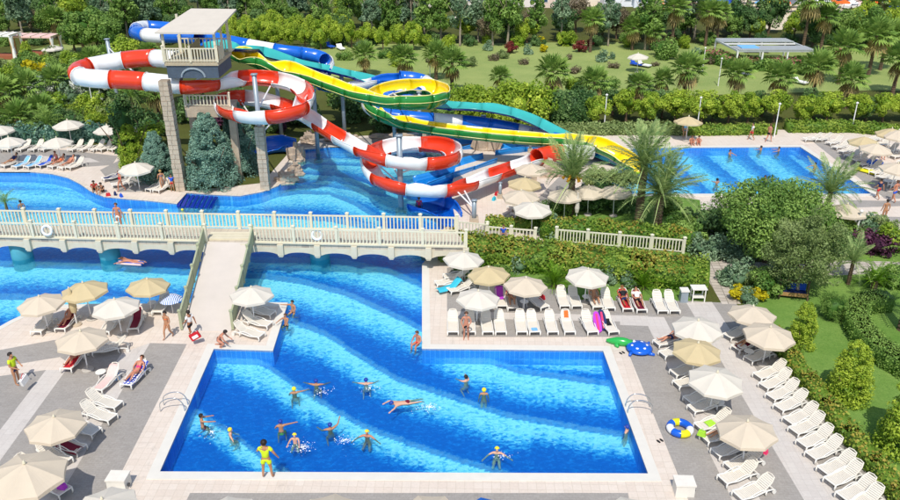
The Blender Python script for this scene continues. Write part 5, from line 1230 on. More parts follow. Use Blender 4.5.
NEARB = [('gspot', 700, 254, 1.3, 'grey green bush left of the stone path'), ('gspot', 713, 255, 1.5, 'taller grey green bush left of the wide tree'), ('gspot', 727, 257, 1.3, 'grey green bush under the left of the wide tree'), ('gspot', 740, 258, 1.2, 'grey green bush under the wide tree, rightmost'),
         ('gbush', 690, 246, 1.6, 'green bush at the right end of the long fence'), ('dbush', 700, 232, 2.0, 'dark bush behind the garden path'), ('dbush', 720, 236, 2.2, 'dark shrub in the shade left of the wide tree'),
         ('gspot', 728, 281, 1.2, 'pale leaved shrub along the garden path, farthest'), ('gspot', 737, 286, 1.3, 'pale leaved shrub along the garden path, middle'), ('gspot', 746, 283, 1.4, 'pale leaved shrub right of the middle one by the path'), ('yspot', 735, 298, .8, 'yellow shrub beside the garden path'),
         ('gspot', 745, 303, .9, 'pale small shrub between the two yellow shrubs'), ('yspot', 757, 301, .75, 'yellow shrub nearest the garden parasols'), ('gbush', 765, 293, 1.5, 'green shrub left of the blue bench'), ('dbush', 776, 288, 1.4, 'dark shrub behind the blue bench'), ('obush', 755, 285, 1.2, 'olive shrub right of the pale ones'),
         ('gbush', 847, 240, 1.6, 'green shrub behind the white lamp at right'), ('bush', 836, 232, 1.6, 'bright shrub at the deck edge beyond the stone path'), ('dbush', 842, 252, 1.5, 'dark shrub left of the white lamp'), ('pspot', 864, 248, 1.5, 'dark purple shrub right of the white lamp'), ('pspot', 876, 254, 1.5, 'second purple shrub right of the white lamp'),
         ('gspot', 867, 238, 1.5, 'silvery shrub above the purple one'), ('obush', 880, 234, 1.6, 'olive shrub near the right border'), ('bush', 892, 250, 1.6, 'lime shrub near the right border'), ('gbush', 896, 286, 1.3, 'green shrub behind the dark cycad'), ('gbush', 880, 284, 1.2, 'green shrub right of the dark cycad'),
         ('gbush', 540, 227, 1.5, 'feathery green shrub beside the beige parasols'), ('gspot', 548, 234, 1.4, 'silvery feathery shrub behind the long fence'), ('gbush', 556, 215, 1.5, 'green shrub below the first date palm'), ('dbush', 590, 208, 1.8, 'dark shrub behind the lawn, first'), ('dbush', 604, 209, 1.9, 'dark shrub behind the lawn, second'), ('dbush', 618, 210, 1.8, 'dark shrub behind the lawn, third'),
         ('dbush', 580, 206, 1.6, 'dark shrub behind the closed parasol'), ('obush', 600, 186, 1.8, 'olive shrub under the yellow slide end'), ('obush', 620, 188, 1.8, 'second olive shrub under the yellow slide end'), ('gbush', 664, 212, 1.6, 'green shrub behind the silvery palm'), ('gbush', 680, 236, 1.5, 'green shrub before the end of the fence'),
         ('gbush', 463, 268, 1.3, 'green end of planting beside the tan parasol'), ('gspot', 520, 272, 1.1, 'silvery shrub behind the cream parasol'), ('gspot', 606, 283, 1.0, 'silvery shrub before the long hedge'), ('gspot', 625, 286, .9, 'second silvery shrub before the long hedge'), ('gbush', 500, 285, 1.2, 'green shrub under the tan parasol'),
         ('bush', 155, 148, 2.0, 'bright green shrub behind the small juniper'), ('dbush', 150, 138, 2.6, 'dark shrub below the striped tube'), ('dbush', 200, 122, 2.8, 'dark shrub in the tower shade'), ('pspot', 204, 118, 2.2, 'magenta bush under the stone landing of the tower'), ('pspot', 278, 132, 1.1, 'magenta bush behind the first stone pillar'), ('dbush', 265, 130, 2.4, 'dark shrub behind the first striped loop'),
         ('gspot', 150, 178, 1.6, 'silvery shrub at the foot of the small juniper'), ('dbush', 230, 118, 3.0, 'dark shrub behind the large juniper'), ('dbush', 300, 122, 2.8, 'dark tree mass behind the falling flume'), ('dbush', 350, 120, 2.8, 'dark bush behind the yellow trough, left'), ('dbush', 385, 130, 2.2, 'dark bush behind the yellow trough, middle'),
         ('gbush', 340, 104, 2.2, 'green bush seen between the flumes'), ('gbush', 445, 128, 2.0, 'green bush seen under the teal slide'), ('dbush', 245, 148, 1.8, 'dark shrub left of the blue channel mouth'), ('pspot', 210, 128, 2.0, 'bougainvillea clump in shade below the landing')]
for k, x, y, s, lb in NEARB: tree(k, at(x, y), s * .78, lb, None, 'bush')
# ---- middle belt: lime round trees behind the far pool
xs = [598, 622, 650, 676, 698, 724, 750, 776, 800, 826, 852, 880, 905]
for i, x in enumerate(xs):
    tree('lime', at(x + rng.uniform(-4, 4), 124 + rng.uniform(-3, 3)), rng.uniform(1.3, 1.6), ORD[i] + ' lime green round tree from the left behind the far pool', 'lime trees behind the far pool')
for i, x in enumerate((612, 662, 712, 762, 812, 865)):
    tree('dark', at(x, 118 + rng.uniform(-3, 3)), rng.uniform(1.1, 1.4), ORD[i] + ' dark tree from the left filling gaps behind the lime trees', 'dark trees among the lime trees')
for i, (x, y, s) in enumerate(((458, 116, 1.9), (474, 121, 2.2), (495, 124, 2.2), (515, 123, 2.6), (535, 120, 2.4), (480, 112, 1.8), (520, 112, 2.0))):
    tree('bush', at(x, y), s, ORD[i] + ' lime shrub mound from the left behind the teal slide', 'lime mounds behind the teal slide', 'bush', 1.1)
FP = [(365, 76, 3.0, 2.2), (404, 84, 3.6, 2.3), (452, 94, 3.8, 2.4), (500, 92, 2.0, 1.7), (551, 100, 3.6, 2.6), (592, 112, 3.6, 2.3), (637, 105, 2.6, 2.0), (683, 106, 4.4, 2.6), (733, 106, 4.0, 2.3), (776, 106, 3.6, 2.4), (812, 98, 4.2, 2.6), (838, 84, 5.0, 2.8), (868, 76, 5.6, 3.0), (880, 70, 5.0, 2.8),
      (845, 108, 3.5, 2.4), (892, 95, 4.5, 2.6), (660, 100, 2.4, 1.8), (436, 80, 3.5, 2.2), (8, 118, 3.0, 2.4), (30, 112, 3.0, 2.5), (20, 135, 2.0, 2.3), (95, 78, 2.4, 2.2), (60, 100, 2.5, 2.2), (160, 122, 3.6, 2.1), (107, 72, 1.8, 2.1), (150, 66, 1.8, 2.0), (45, 128, 2.2, 2.2)]
for i, (x, y, h, s) in enumerate(sorted(FP)):
    fan_palm(at(x, y), h, s, ORD[i] + ' fan palm from the left in the belt between pools and meadow', 'fan palms between pools and meadow')
for i, (x, y, h, s) in enumerate(sorted(((590, 52, 5, 2.4), (671, 50, 6.5, 2.8), (705, 46, 5.5, 2.6), (716, 44, 5, 2.4), (632, 50, 3.5, 2.4), (802, 52, 8, 3.4), (820, 52, 5.5, 2.6), (60, 40, 3.5, 2.6), (745, 20, 7, 2.2), (779, 20, 7, 2.2), (862, 34, 6, 2.4), (876, 38, 6.5, 2.6), (890, 40, 5, 2.4), (650, 50, 3.0, 2.4)))):
    fan_palm(at(x, y), h, s, ORD[i] + ' fan palm from the left in the far tree line', 'fan palms in the far tree line')
# left middle greenery
nb_ = 0
for y0, n_, s0 in ((72, 16, 1.9), (86, 17, 2.0), (100, 18, 2.1), (114, 15, 2.0), (128, 9, 1.9)):
    for i in range(n_):
        x = -20 + i * (155 / n_) * 1.0 + rng.uniform(-5, 5); nb_ += 1
        k = rng.choice(['gbush', 'obush', 'bush', 'gbush', 'gspot', 'obush', 'dbush'])
        tree(k, at(x, y0 + rng.uniform(-5, 5)), s0 * rng.uniform(.5, .95), ORD[i] + ' %s shrub from the left in the %s of shrubs left of the tower' % ({'gbush': 'green', 'obush': 'olive', 'bush': 'lime', 'gspot': 'silvery', 'dbush': 'dark'}[k], {72: 'rear row', 86: 'second row', 100: 'third row', 114: 'fourth row', 128: 'front row'}[y0]), 'shrubs left of the tower', 'bush')
for i, (x, y, k, s) in enumerate(((22, 102, 'blossom', 1.6), (46, 92, 'blossom', 1.5), (62, 92, 'blossom', 1.4), (94, 96, 'blossom', 2.0))):
    if 'blossom' not in TREES: tree_kind('blossom', 0, leaf_mat('white_blossom', '#6d8a55', '#f0efe4', .2), 1200, .13, 1, .8, 1.2, .6, .06, k=18, cl=.36, var=1, name='flowering_bush')
    tree(k, at(x, y + 8), s, ORD[i] + ' white flowering bush from the left behind the left parasols', 'white flowering bushes', 'bush')
for i, (x, y, s, k) in enumerate(((85, 52, 2.5, 'green'), (110, 52, 2.3, 'green'), (98, 47, 2.5, 'green'), (75, 50, 1.8, 'green'), (128, 62, 2.4, 'bush'), (60, 62, 2.0, 'obush'), (38, 80, 2.0, 'yspot'))):
    tree(k, at(x, y + 2), s, ORD[i] + ' leafy tree of the clump left above the striped tube', 'clump above the striped tube')
tree('conel', at(30, 68), 1.5, 'narrow yellow green cypress before the white cabana')
# lime row beyond the tower
for i in range(13):
    x = 228 + i * 15.5; tree('lime', at(x, 49 + rng.uniform(-2.5, 2)), rng.uniform(1.2, 1.45), ORD[i] + ' round lime tree from the left in the orchard row beyond the tower', 'orchard row beyond the tower', sz=1.25)
for i in range(8):
    x = 232 + i * 16; tree('lime', at(x, 40), 1.4, ORD[i] + ' round lime tree from the left in the rear orchard row', 'rear orchard row', sz=1.2)
# far tree line, front to back
def band(n_, x0, x1, y0, dy, kinds, s0, s1, what, sz=1.3):
    for i in range(n_):
        x = x0 + (x1 - x0) * (i + rng.uniform(-.3, .3)) / max(1, n_ - 1); k = rng.choice(kinds)
        word = {'dark': 'dark', 'green': 'green', 'lime': 'lime', 'brown': 'brownish', 'poplar': 'grey feathery', 'poplarg': 'green feathery', 'gbush': 'green', 'bush': 'lime', 'dbush': 'dark', 'obush': 'olive'}[k]
        isb = 'bush' in k
        tree(k, at(x, y0 + rng.uniform(-dy, dy)), rng.uniform(s0, s1), '%s %s %s from the left in %s' % (ORD[i], word, 'bush' if isb else 'tree', what), what, 'bush' if isb else 'tree', sz)
band(30, -30, 930, 44, 2, ['dbush', 'dbush', 'gbush'], 1.1, 1.5, 'the dark undergrowth of the far tree line', 1.0)
band(24, -30, 930, 38, 2, ['green', 'green', 'dark', 'lime', 'green'], 1.3, 1.8, 'the front rank of the far tree line', 1.1)
band(26, -30, 760, 33, 3, ['dark', 'green', 'brown', 'lime', 'green'], 1.25, 1.7, 'the middle rank of the far tree line', 1.1)
band(18, -30, 420, 25, 3, ['green', 'dark', 'lime'], 1.5, 2.1, 'the rear rank of the far tree line', 1.1)
band(16, -30, 420, 17, 2, ['green', 'dark'], 1.6, 2.2, 'the last rank at the upper left', 1.1)
band(12, 560, 770, 36, 4, ['brown', 'brown', 'dark'], 1.8, 2.3, 'the brownish clump right of centre', 1.2)
band(12, 790, 930, 46, 6, ['green', 'lime', 'dark'], 1.6, 2.3, 'the right end of the tree line', 1.2)
for i, (x, y, s, k) in enumerate(((55, 38, 2.3, 'poplarg'), (105, 36, 2.4, 'poplar'), (175, 34, 2.4, 'poplarg'), (232, 34, 2.5, 'poplar'), (275, 36, 2.3, 'poplarg'), (325, 36, 2.4, 'poplarg'), (372, 40, 2.4, 'poplar'), (424, 44, 2.6, 'poplarg'), (478, 42, 2.4, 'poplar'), (493, 46, 2.6, 'poplarg'), (535, 44, 2.3, 'poplarg'), (608, 46, 2.4, 'poplar'), (733, 34, 2.3, 'poplarg'), (24, 40, 3.0, 'poplar'), (128, 42, 3.1, 'poplarg'), (150, 38, 2.7, 'poplar'), (248, 24, 2.6, 'poplarg'), (300, 28, 2.8, 'poplar'), (395, 40, 3.0, 'poplarg'), (440, 44, 3.1, 'poplarg'), (460, 46, 2.7, 'poplar'), (507, 46, 3.2, 'poplarg'), (412, 40, 3.0, 'poplar'), (560, 44, 2.6, 'poplar'), (645, 50, 3.2, 'poplarg'), (694, 40, 3.0, 'poplar'), (350, 30, 2.8, 'poplarg'), (10, 34, 3, 'poplarg'), (200, 22, 3, 'poplar'))):
    tree(k, at(x, y), s, ORD[i] + ' tall feathery tree standing out of the far tree line', 'tall feathery trees')
tree('brown', at(487, 44), 1.8, 'reddish brown small tree in the far line', None)
tree('lime', at(527, 44), 1.7, 'yellow green umbrella shaped tree in the far line', None)
# meadow shrubs
SP_ = [(487, 50, 'gspot', 1.0), (511, 53, 'rspot', 1.0), (526, 54, 'gspot', 1.0), (503, 58, 'obush', .9), (580, 52, 'rspot', 1.0), (602, 61, 'gspot', 1.1), (613, 59, 'gspot', .7), (613, 68, 'bspot', .8), (524, 64, 'bspot', .8), (494, 60, 'bspot', .9), (575, 73, 'bspot', .9), (569, 59, 'bspot', .7), (487, 44, 'bush', 1.0), (520, 46, 'bush', 1.4),
       (540, 45, 'yspot', 1.0), (566, 46, 'bush', 1.5), (590, 47, 'rspot', .7), (450, 47, 'bush', 1.2), (425, 46, 'bush', 1.2), (360, 52, 'gspot', 1.0), (385, 58, 'gbush', 1.0), (405, 42, 'pspot', .9), (430, 62, 'bspot', .8), (470, 66, 'obush', 1.0), (544, 52, 'yspot', .8), (630, 82, 'gspot', .7), (612, 88, 'gbush', 1.0), (663, 58, 'gbush', 2.2), (684, 48, 'bush', 1.2), (655, 66, 'bspot', .6),
       (694, 60, 'gspot', 1.2), (706, 64, 'bspot', 1.0), (790, 76, 'yspot', .8), (804, 74, 'gbush', 1.2), (690, 82, 'obush', 1.0), (345, 60, 'gbush', 1.1), (395, 66, 'bush', 1.3), (318, 48, 'gbush', 1.2), (570, 95, 'bush', 1.4), (585, 102, 'dbush', 1.6), (600, 96, 'gbush', 1.3), (650, 98, 'gspot', 1.2), (672, 44, 'rspot', .8), (628, 47, 'bush', 1.0)]
wd = {'gspot': 'grey green', 'rspot': 'dark red', 'bspot': 'brown', 'obush': 'olive', 'bush': 'lime', 'gbush': 'green', 'yspot': 'yellow', 'pspot': 'purple', 'dbush': 'dark'}
for i, (x, y, k, s) in enumerate(sorted(SP_)): tree(k, at(x, y), s, '%s shrub on the far meadow, %s from the left of all meadow shrubs' % (wd[k], ORD[i]), 'shrubs on the far meadow', 'bush')
def person(loc, deg, p, lb, skin='tan', hair='dark', wear=(('shorts', 'navy'),), s=1.0, grp=None):
    B = body(p); t = thing('person', lb, 'person', loc, R(deg), grp, s * 1.1)
    obj('body', B['body'], t, mats=[SKIN[skin]])
    obj('swim_cap' if 'cap' in hair else 'hair', B['hair'], t, mats=[HAIR[hair]])
    for w, c in wear: obj(w, B[w], t, mats=[CLOTH[c]])
    return t
WZ = -.13
def wader(x, y, deg, p, lb, skin='fair', hair='yellowcap', wear=(('swim_briefs', 'navy'),), depth=1.4, s=.93):
    depth += .17 if depth < 1.15 else 0
    """someone standing in the pool; the pixel is where chest meets water"""
    q = at(x, y, WZ + .2); q.z = WZ - depth
    return person(q, deg, p, lb, skin, hair, wear, s)
wader(202, 423, -70, 'reach', 'person wading with both arms forward at the left edge of the pool, red trunks', 'tan', 'dark', (('shorts', 'red'),), .85)
wader(230, 431, -80, 'side', 'swimmer in yellow cap, farthest left of the class, arm to the right', 'fair')
wader(281, 428, 10, 'side', 'swimmer in blue cap with lime shorts just above the lifeguard', 'tan', 'bluecap', (('shorts', 'lime'),), .9)
wader(295, 440, 180, 'reach', 'child in yellow cap nearest the lifeguard to his right', 'fair', 'yellowcap', s=.85, depth=.85)
wader(330, 426, 20, 'armup', 'swimmer in blue cap raising one arm at the centre of the class', 'tan', 'bluecap')
wader(367, 433, 170, 'arms', 'swimmer in yellow cap with both arms spread, right of the class', 'red')
wader(294, 390, 10, 'side', 'person in yellow cap standing alone above the class', 'tan')
wader(316, 382, 0, 'arms', 'swimmer in dark cap with arms wide, upper left of the class', 'tan', 'bluecap')
wader(366, 381, 5, 'arms', 'swimmer in grey cap with arms wide, upper right of the class', 'fair', 'bluecap', (('swim_briefs', 'black'),))
wader(466, 378, 30, 'reach', 'dark haired swimmer turned away near the right half of the pool', 'fair', 'dark')
wader(484, 391, 0, 'stand', 'swimmer in yellow cap standing still in the right half', 'tan')
wader(497, 450, 175, 'arms', 'swimmer in yellow cap alone at lower right of the pool, arms out', 'fair')
wader(627, 428, 60, 'stand', 'person with a blue cap holding the right pool edge by the ladder', 'fair', 'bluecap')
wader(293, 310, 150, 'side', 'adult standing in water by the small deck, dark hair', 'tan', 'dark', (('swim_briefs', 'black'),), .7)
wader(286, 322, 160, 'reach', 'second person in water by the small deck, in dark trunks', 'tan', 'brown', (('shorts', 'black'),), .75, .9)
person(at(404, 403, WZ), 108, 'swim', 'swimmer stretched flat in crimson trunks at the middle of the pool', 'fair', 'bluecap', (('shorts', 'maroon'),))
wader(182, 208, 20, 'stand', 'yellow capped child swimming beyond the bridge below the pool steps', 'fair', 'yellowcap', s=.8)
wader(21, 205, 40, 'stand', 'dark haired swimmer beyond the bridge at far left', 'tan', 'dark', depth=1.15)
wader(419, 203, 0, 'stand', 'bather in a hot pink top under the second striped loop', 'tan', 'brown', (('shirt', 'pink'),), .8, .9)
for i, (x, y) in enumerate(((717, 181), (761, 148), (779, 149), (815, 165), (765, 178), (730, 152))):
    wader(x, y + 1, 40 * i, 'reach', ORD[i] + ' bather in the far pool counting the farthest rows first', 'tan', 'dark', depth=1.1, s=.95).__setitem__('label', ['bather in the far pool nearest its left front', 'bather at the rear edge of the far pool', 'second bather at the rear edge of the far pool, near the deep blue part', 'bather beside the right edge of the far pool', 'sunlit bather in the far pool behind the wide tree', 'bather in the light stripe at the rear left of the far pool'][i])
D0 = .0
P_ = [(268, 478, 0, 'apart', 'lifeguard in neon yellow shirt and shorts standing with back to us at the pool edge', 'tan', 'dark', (('shirt', 'neon'), ('shorts', 'neon')), 1.16),
      (18, 384, -100, 'carry', 'attendant in neon shirt walking with a red and white bag at left', 'tan', 'dark', (('shirt', 'neon'), ('shorts', 'navy')), 1.08),
      (466, 339, 180, 'carry', 'man in black trunks standing before the poolside loungers', 'red', 'brown', (('shorts', 'black'),), 1.0),
      (169, 338, 160, 'walk', 'woman in a bikini walking on the deck left of the ramp', 'tan', 'dark', (('swim_briefs', 'orange'), ('bikini_top', 'orange')), .98),
      (192, 337, 60, 'walk', 'person in white top with a red bag at the foot of the ramp', 'brown', 'dark', (('shirt', 'white'), ('shorts', 'black')), .98),
      (221, 347, -100, 'kneel', 'person bending down at the upper left corner of the main pool', 'red', 'dark', (('swim_briefs', 'maroon'),), 1.0),
      (418, 344, 150, 'sit', 'person sitting on the pool edge in front of the first lounger', 'red', 'brown', (('swim_briefs', 'red'),), 1.0),
      (120, 228, 180, 'stand', 'shirtless man in white shorts crossing the footbridge', 'red', 'brown', (('shorts', 'white'),), 1.05),
      (503, 243, 180, 'stand', 'child in a blue shirt behind the short fence', 'tan', 'brown', (('shirt', 'blue'), ('shorts', 'navy')), .8),
      (95, 190, 200, 'ground', 'person in a red top sitting at the beach edge, left of a pair', 'brown', 'dark', (('shirt', 'red'), ('shorts', 'black')), 1.0),
      (103, 192, 170, 'ground', 'person in black sitting at the beach edge, right of a pair', 'tan', 'dark', (('shirt', 'black'), ('shorts', 'black')), 1.0),
      (122, 191, 140, 'walk', 'woman in a red swimsuit under the white parasol by the left pool', 'red', 'brown', (('swimsuit', 'red'), ('swim_briefs', 'red')), 1.0),
      (163, 190, 30, 'walk', 'woman in a bikini standing left of the leaning pillar', 'tan', 'blond', (('bikini_top', 'blue'), ('swim_briefs', 'blue')), 1.0),
      (173, 191, 190, 'stand', 'child in blue shirt and red shorts touching the leaning pillar', 'tan', 'dark', (('shirt', 'blue'), ('shorts', 'red')), .85),
      (684, 138, 180, 'stand', 'person in a sky blue shirt beneath the thatched parasol', 'tan', 'dark', (('shirt', 'sky'), ('shorts', 'grey')), 1.0),
      (691, 144, 180, 'ground', 'seated bather left of another at the rear edge of the far pool', 'red', 'brown', (('swim_briefs', 'pink'),), 1.0),
      (698, 144, 170, 'ground', 'seated bather in red at the rear edge of the far pool', 'red', 'dark', (('swimsuit', 'red'),), 1.0),
      (751, 140, 90, 'walk', 'person with white shirt walking behind the far pool', 'tan', 'dark', (('shirt', 'white'), ('shorts', 'red')), 1.0),
      (768, 142, -60, 'walk', 'man in black shorts walking behind the far pool', 'red', 'brown', (('shorts', 'black'),), 1.05),
      (877, 199, 20, 'walk', 'person in navy and red walking at the right corner of the far pool', 'tan', 'dark', (('shirt', 'navy'), ('shorts', 'red')), 1.0),
      (893, 202, 20, 'walk', 'man in bright blue shorts near the right border', 'red', 'brown', (('shorts', 'blue'),), 1.05),
      (883, 221, 0, 'stand', 'bather standing alone between the small palm and the right border', 'tan', 'dark', (('swim_briefs', 'black'),), 1.0),
      (880, 158, 180, 'sit', 'sunburnt person sitting under the beige parasol beside a blue ring', 'red', 'brown', (('swim_briefs', 'pink'),), 1.0),
      (58, 164, 150, 'sit', 'person in pink sitting beneath the near white parasol beyond the left pool', 'red', 'brown', (('swimsuit', 'pink'),), 1.0)]
for x, y, dg, p, lb, sk, hr, wr, s in P_:
    z = 0.0
    if y in (228,): z = ZB
    if (x, y) in ((268, 478),): z = .035
    q = at(x, y, z)
    if p == 'sit' and (x, y) == (418, 344): q.z = -.4
    person(q, dg, p, lb, sk, hr, wr, s)
def on_lounger(fx, fy, deg, lb, skin, hair, wear, s=.98):
    q = at(fx, fy, .2); q.z = .0; person(q, deg, 'lie', lb, skin, hair, wear, s)
on_lounger(60, 331, -4, 'sunbather on the maroon towel under the far left cream parasol', 'red', 'brown', (('swim_briefs', 'black'),))
on_lounger(66, 371, -3, 'sunbather leaning back on a red towel beside the parasol on the grey band', 'red', 'dark', (('swimsuit', 'pink'),))
on_lounger(126, 387, -12, 'sunbather in a hot pink swimsuit on the polka dot towel', 'red', 'brown', (('swimsuit', 'pink'), ('swim_briefs', 'pink')))
on_lounger(598, 309, 3, 'sunbather lying under the lone white parasol of the second row', 'tan', 'dark', (('swim_briefs', 'navy'),))
on_lounger(628, 311, 3, 'dark clothed sunbather on the red towel in the second row', 'brown', 'blond', (('shirt', 'black'), ('shorts', 'navy')))
on_lounger(642, 312, 3, 'sunbather in white on the dark red towel in the second row', 'tan', 'dark', (('shirt', 'white'), ('shorts', 'black')))
on_lounger(656, 345, -66, 'sunbather in navy beside the tan parasol right of the pool', 'red', 'brown', (('shorts', 'navy'),))
on_lounger(513, 310, 3, 'person in maroon resting in the shade of the cream parasol', 'tan', 'dark', (('shirt', 'maroon'),))
on_lounger(704, 441, -66, 'child in a striped top lying in the shade of the lower right parasol', 'tan', 'dark', (('shirt', 'violet'),), .9)
on_lounger(735, 350, -60, 'person in maroon lying under the garden parasols', 'tan', 'dark', (('shirt', 'maroon'),))
on_lounger(60, 169, -24, 'sunbather lying at the right end of the sunbathers row', 'red', 'brown', (('swim_briefs', 'red'),))
on_lounger(50, 168, -24, 'second sunbather from the right in the sunbathers row', 'red', 'dark', (('swimsuit', 'orange'),))
on_lounger(2, 167, -24, 'sunbather in navy at the left border row', 'tan', 'dark', (('shirt', 'navy'),))
# bag and board in hands
t = thing('tote_bag', 'red and white bag carried by the attendant at left', 'bag', at(24, 380, .75), R(-100)); m = MB(); m.box((0, 0, 0), (.55, .16, .42), Matrix.Rotation(.3, 3, 'Y')); m.build('bag_body', CLOTH['white'], t)
m = MB(); m.box((0, -.1, 0), (.34, .03, .2), Matrix.Rotation(.3, 3, 'Y')); m.build('red_patch', CLOTH['red'], t); m = MB(); m.tube([(-.2, 0, .2), (0, 0, .42), (.2, 0, .2)], .02, 6); m.build('strap', CLOTH['red'], t)
t = thing('tote_bag', 'red and white bag held at the foot of the ramp', 'bag', at(195, 336, .62), R(20)); m = MB(); m.box((0, 0, 0), (.6, .2, .42), Matrix.Rotation(-.4, 3, 'Y')); m.build('bag_body', CLOTH['red'], t)
m = MB(); m.box((0, -.12, 0), (.36, .03, .2), Matrix.Rotation(-.4, 3, 'Y')); m.build('white_patch', CLOTH['white'], t); m = MB(); m.tube([(-.2, 0, .2), (0, 0, .42), (.2, 0, .2)], .02, 6); m.build('strap', CLOTH['white'], t)

def foam(x, y, n, lb, sp=.8):
    q = random.Random(int(x)); p = at(x, y, WZ + .006); mb = MB()
    for i in range(int(n * 1.1)):
        a = q.uniform(0, 6.28); r = abs(q.gauss(0, sp * .5)); s = q.uniform(.008, .035); cx_, cy_ = r * math.cos(a), r * math.sin(a) * .8
        k = q.randint(4, 6); mb.add([(cx_ + s * q.uniform(.6, 1.4) * math.cos(6.28 * j / k), cy_ + s * q.uniform(.6, 1.4) * math.sin(6.28 * j / k), q.uniform(0, .012)) for j in range(k)], [tuple(range(k))])
    o = obj('foam', mb.mesh('foam', mat('foam_white', '#f4fafc', .6, .03)), loc=p); tag(o, lb, 'foam', kind='stuff')
for x, y, n, lb in ((302, 447, 150, 'splash foam behind the child nearest the lifeguard'), (345, 440, 90, 'splash foam between the raised arm swimmer and the spread one'), (430, 407, 130, 'splash foam at the feet of the stretched swimmer'), (322, 392, 50, 'splash foam before the swimmer with arms wide'), (212, 432, 60, 'splash foam beside the red trunks wader'), (370, 388, 50, 'splash foam beside the grey capped swimmer'), (503, 456, 40, 'splash foam by the lone swimmer at lower right')): foam(x, y, n, lb)
# ------------------------------------------------------------------ towels
def towel(fx, fy, deg, c, lb, lo=.1, hi=2.0, pattern=None, w=.6):
    p = at(fx, fy, .2); p.z = 0; mb = MB(); pts = []
    n = 14
    for i in range(n + 1):
        y = lo + (hi - lo) * i / n
        z = .375 - .03 * math.sin(math.pi * min(y, 1.25) / 1.25) if y < 1.3 else .375 + (y - 1.3) * math.tan(BA) * .98 + .03
        if y < 1.3: z += .01
        if y > 1.3: z = .38 + (y - 1.3) * math.tan(BA) + .02
        if y > 1.86: z = .38 + .56 * math.tan(BA) - (y - 1.86) * 2.2
        pts.append((y, z))
    vs = []; 
    for y, z in pts:
        for k in range(7):
            x = (-.5 + k / 6) * w; dz = -.12 if k in (0, 6) else 0
            vs.append((x + (.0 if not dz else math.copysign(.02, x)), y, z + dz + .006 * math.sin(9 * y + k)))
    fs = [(i * 7 + k, i * 7 + k + 1, (i + 1) * 7 + k + 1, (i + 1) * 7 + k) for i in range(n) for k in range(6)]
    mb.add(vs, fs); me = mb.mesh('towel', c, True)
    o = obj('towel', me, loc=p, rot=(0, 0, R(deg))); return tag(o, lb, 'towel')
def dots(name, a, b, scale=5):
    m = bpy.data.materials.new(name); n, l = nodes_of(m); out = n.new('ShaderNodeOutputMaterial'); bs = n.new('ShaderNodeBsdfPrincipled'); tc = n.new('ShaderNodeTexCoord'); vo = n.new('ShaderNodeTexVoronoi'); vo.inputs['Scale'].default_value = scale; vo.inputs['Randomness'].default_value = .15
    l.new(tc.outputs['Object'], vo.inputs['Vector']); r = n.new('ShaderNodeValToRGB'); r.color_ramp.interpolation = 'CONSTANT'; r.color_ramp.elements[0].color = srgb(a); r.color_ramp.elements[1].color = srgb(b); r.color_ramp.elements[1].position = .42
    l.new(vo.outputs['Distance'], r.inputs[0]); l.new(r.outputs[0], bs.inputs['Base Color']); bs.inputs['Roughness'].default_value = .85; l.new(bs.outputs[0], out.inputs[0]); return m
def stripes(name, a, b, scale=6, ax=0):
    m = bpy.data.materials.new(name); n, l = nodes_of(m); out = n.new('ShaderNodeOutputMaterial'); bs = n.new('ShaderNodeBsdfPrincipled'); tc = n.new('ShaderNodeTexCoord'); wv = n.new('ShaderNodeTexWave'); wv.bands_direction = 'XYZ'[ax]; wv.inputs['Scale'].default_value = scale
    l.new(tc.outputs['Object'], wv.inputs['Vector']); r = n.new('ShaderNodeValToRGB'); r.color_ramp.interpolation = 'CONSTANT'; r.color_ramp.elements[0].color = srgb(a); r.color_ramp.elements[1].color = srgb(b); r.color_ramp.elements[1].position = .5
    l.new(wv.outputs['Fac'], r.inputs[0]); l.new(r.outputs[0], bs.inputs['Base Color']); bs.inputs['Roughness'].default_value = .8; l.new(bs.outputs[0], out.inputs[0]); return m
TW = [(60, 331, -4, 'maroon', 'maroon towel on the lounger under the far left parasol'), (133, 331, 8, 'maroon', 'maroon towel draped on the lounger under the white parasol'), (66, 371, -3, 'red', 'red towel on the lounger beside the grey band parasol'), (97, 392, -12, 'palepink', 'pale pink towel on the lounger left of the polka dot one'),
      (628, 311, 3, 'red', 'red towel with yellow on the seventh lounger of the second row'), (642, 312, 3, 'maroon', 'dark red towel on a lounger in the second row'), (83, 453, 66, 'maroon', 'brown maroon towel in the shade of the lower left parasol'), (735, 350, -60, 'maroon', 'maroon towel under the garden parasols'),
      (436, 292, -60, 'turquoise', 'turquoise towel at the left end beside the white parasol'), (38, 167, -24, 'blue', 'blue towel in the sunbathers row'), (26, 168, -24, 'sky', 'sky blue towel in the sunbathers row'), (14, 168, -24, 'sky', 'pale blue towel in the sunbathers row'), (103, 180, -50, 'navy', 'navy towel on the lounger near the seated pair')]
for x, y, dg, c, lb in TW: towel(x, y, dg, CLOTH[c], lb, hi=1.95)
towel(126, 387, -12, dots('polka_dots', '#f4f4f8', '#2244b8'), 'blue and white polka dot towel under the pink swimsuit sunbather', lo=.02, hi=1.9, w=.66)
towel(698, 429, -66, CLOTH['lime'], 'lime towel folded on the lounger right of the swim ring', lo=.5, hi=1.0)
towel(570, 334, 2, CLOTH['orange'], 'orange round towel on the eighth poolside lounger', lo=1.45, hi=1.8, w=.34)
towel(535, 334, 2, CLOTH['sky'], 'small blue cloth on the foot of the sixth poolside lounger', lo=.1, hi=.5, w=.5)
towel(614, 334, 9, CLOTH['black'], 'black garment hung over the last poolside lounger', lo=.8, hi=1.4, w=.4)
towel(502, 308, 3, CLOTH['violet'], 'violet towel in the shade under the cream parasol before the hedge', lo=.9, hi=1.9)
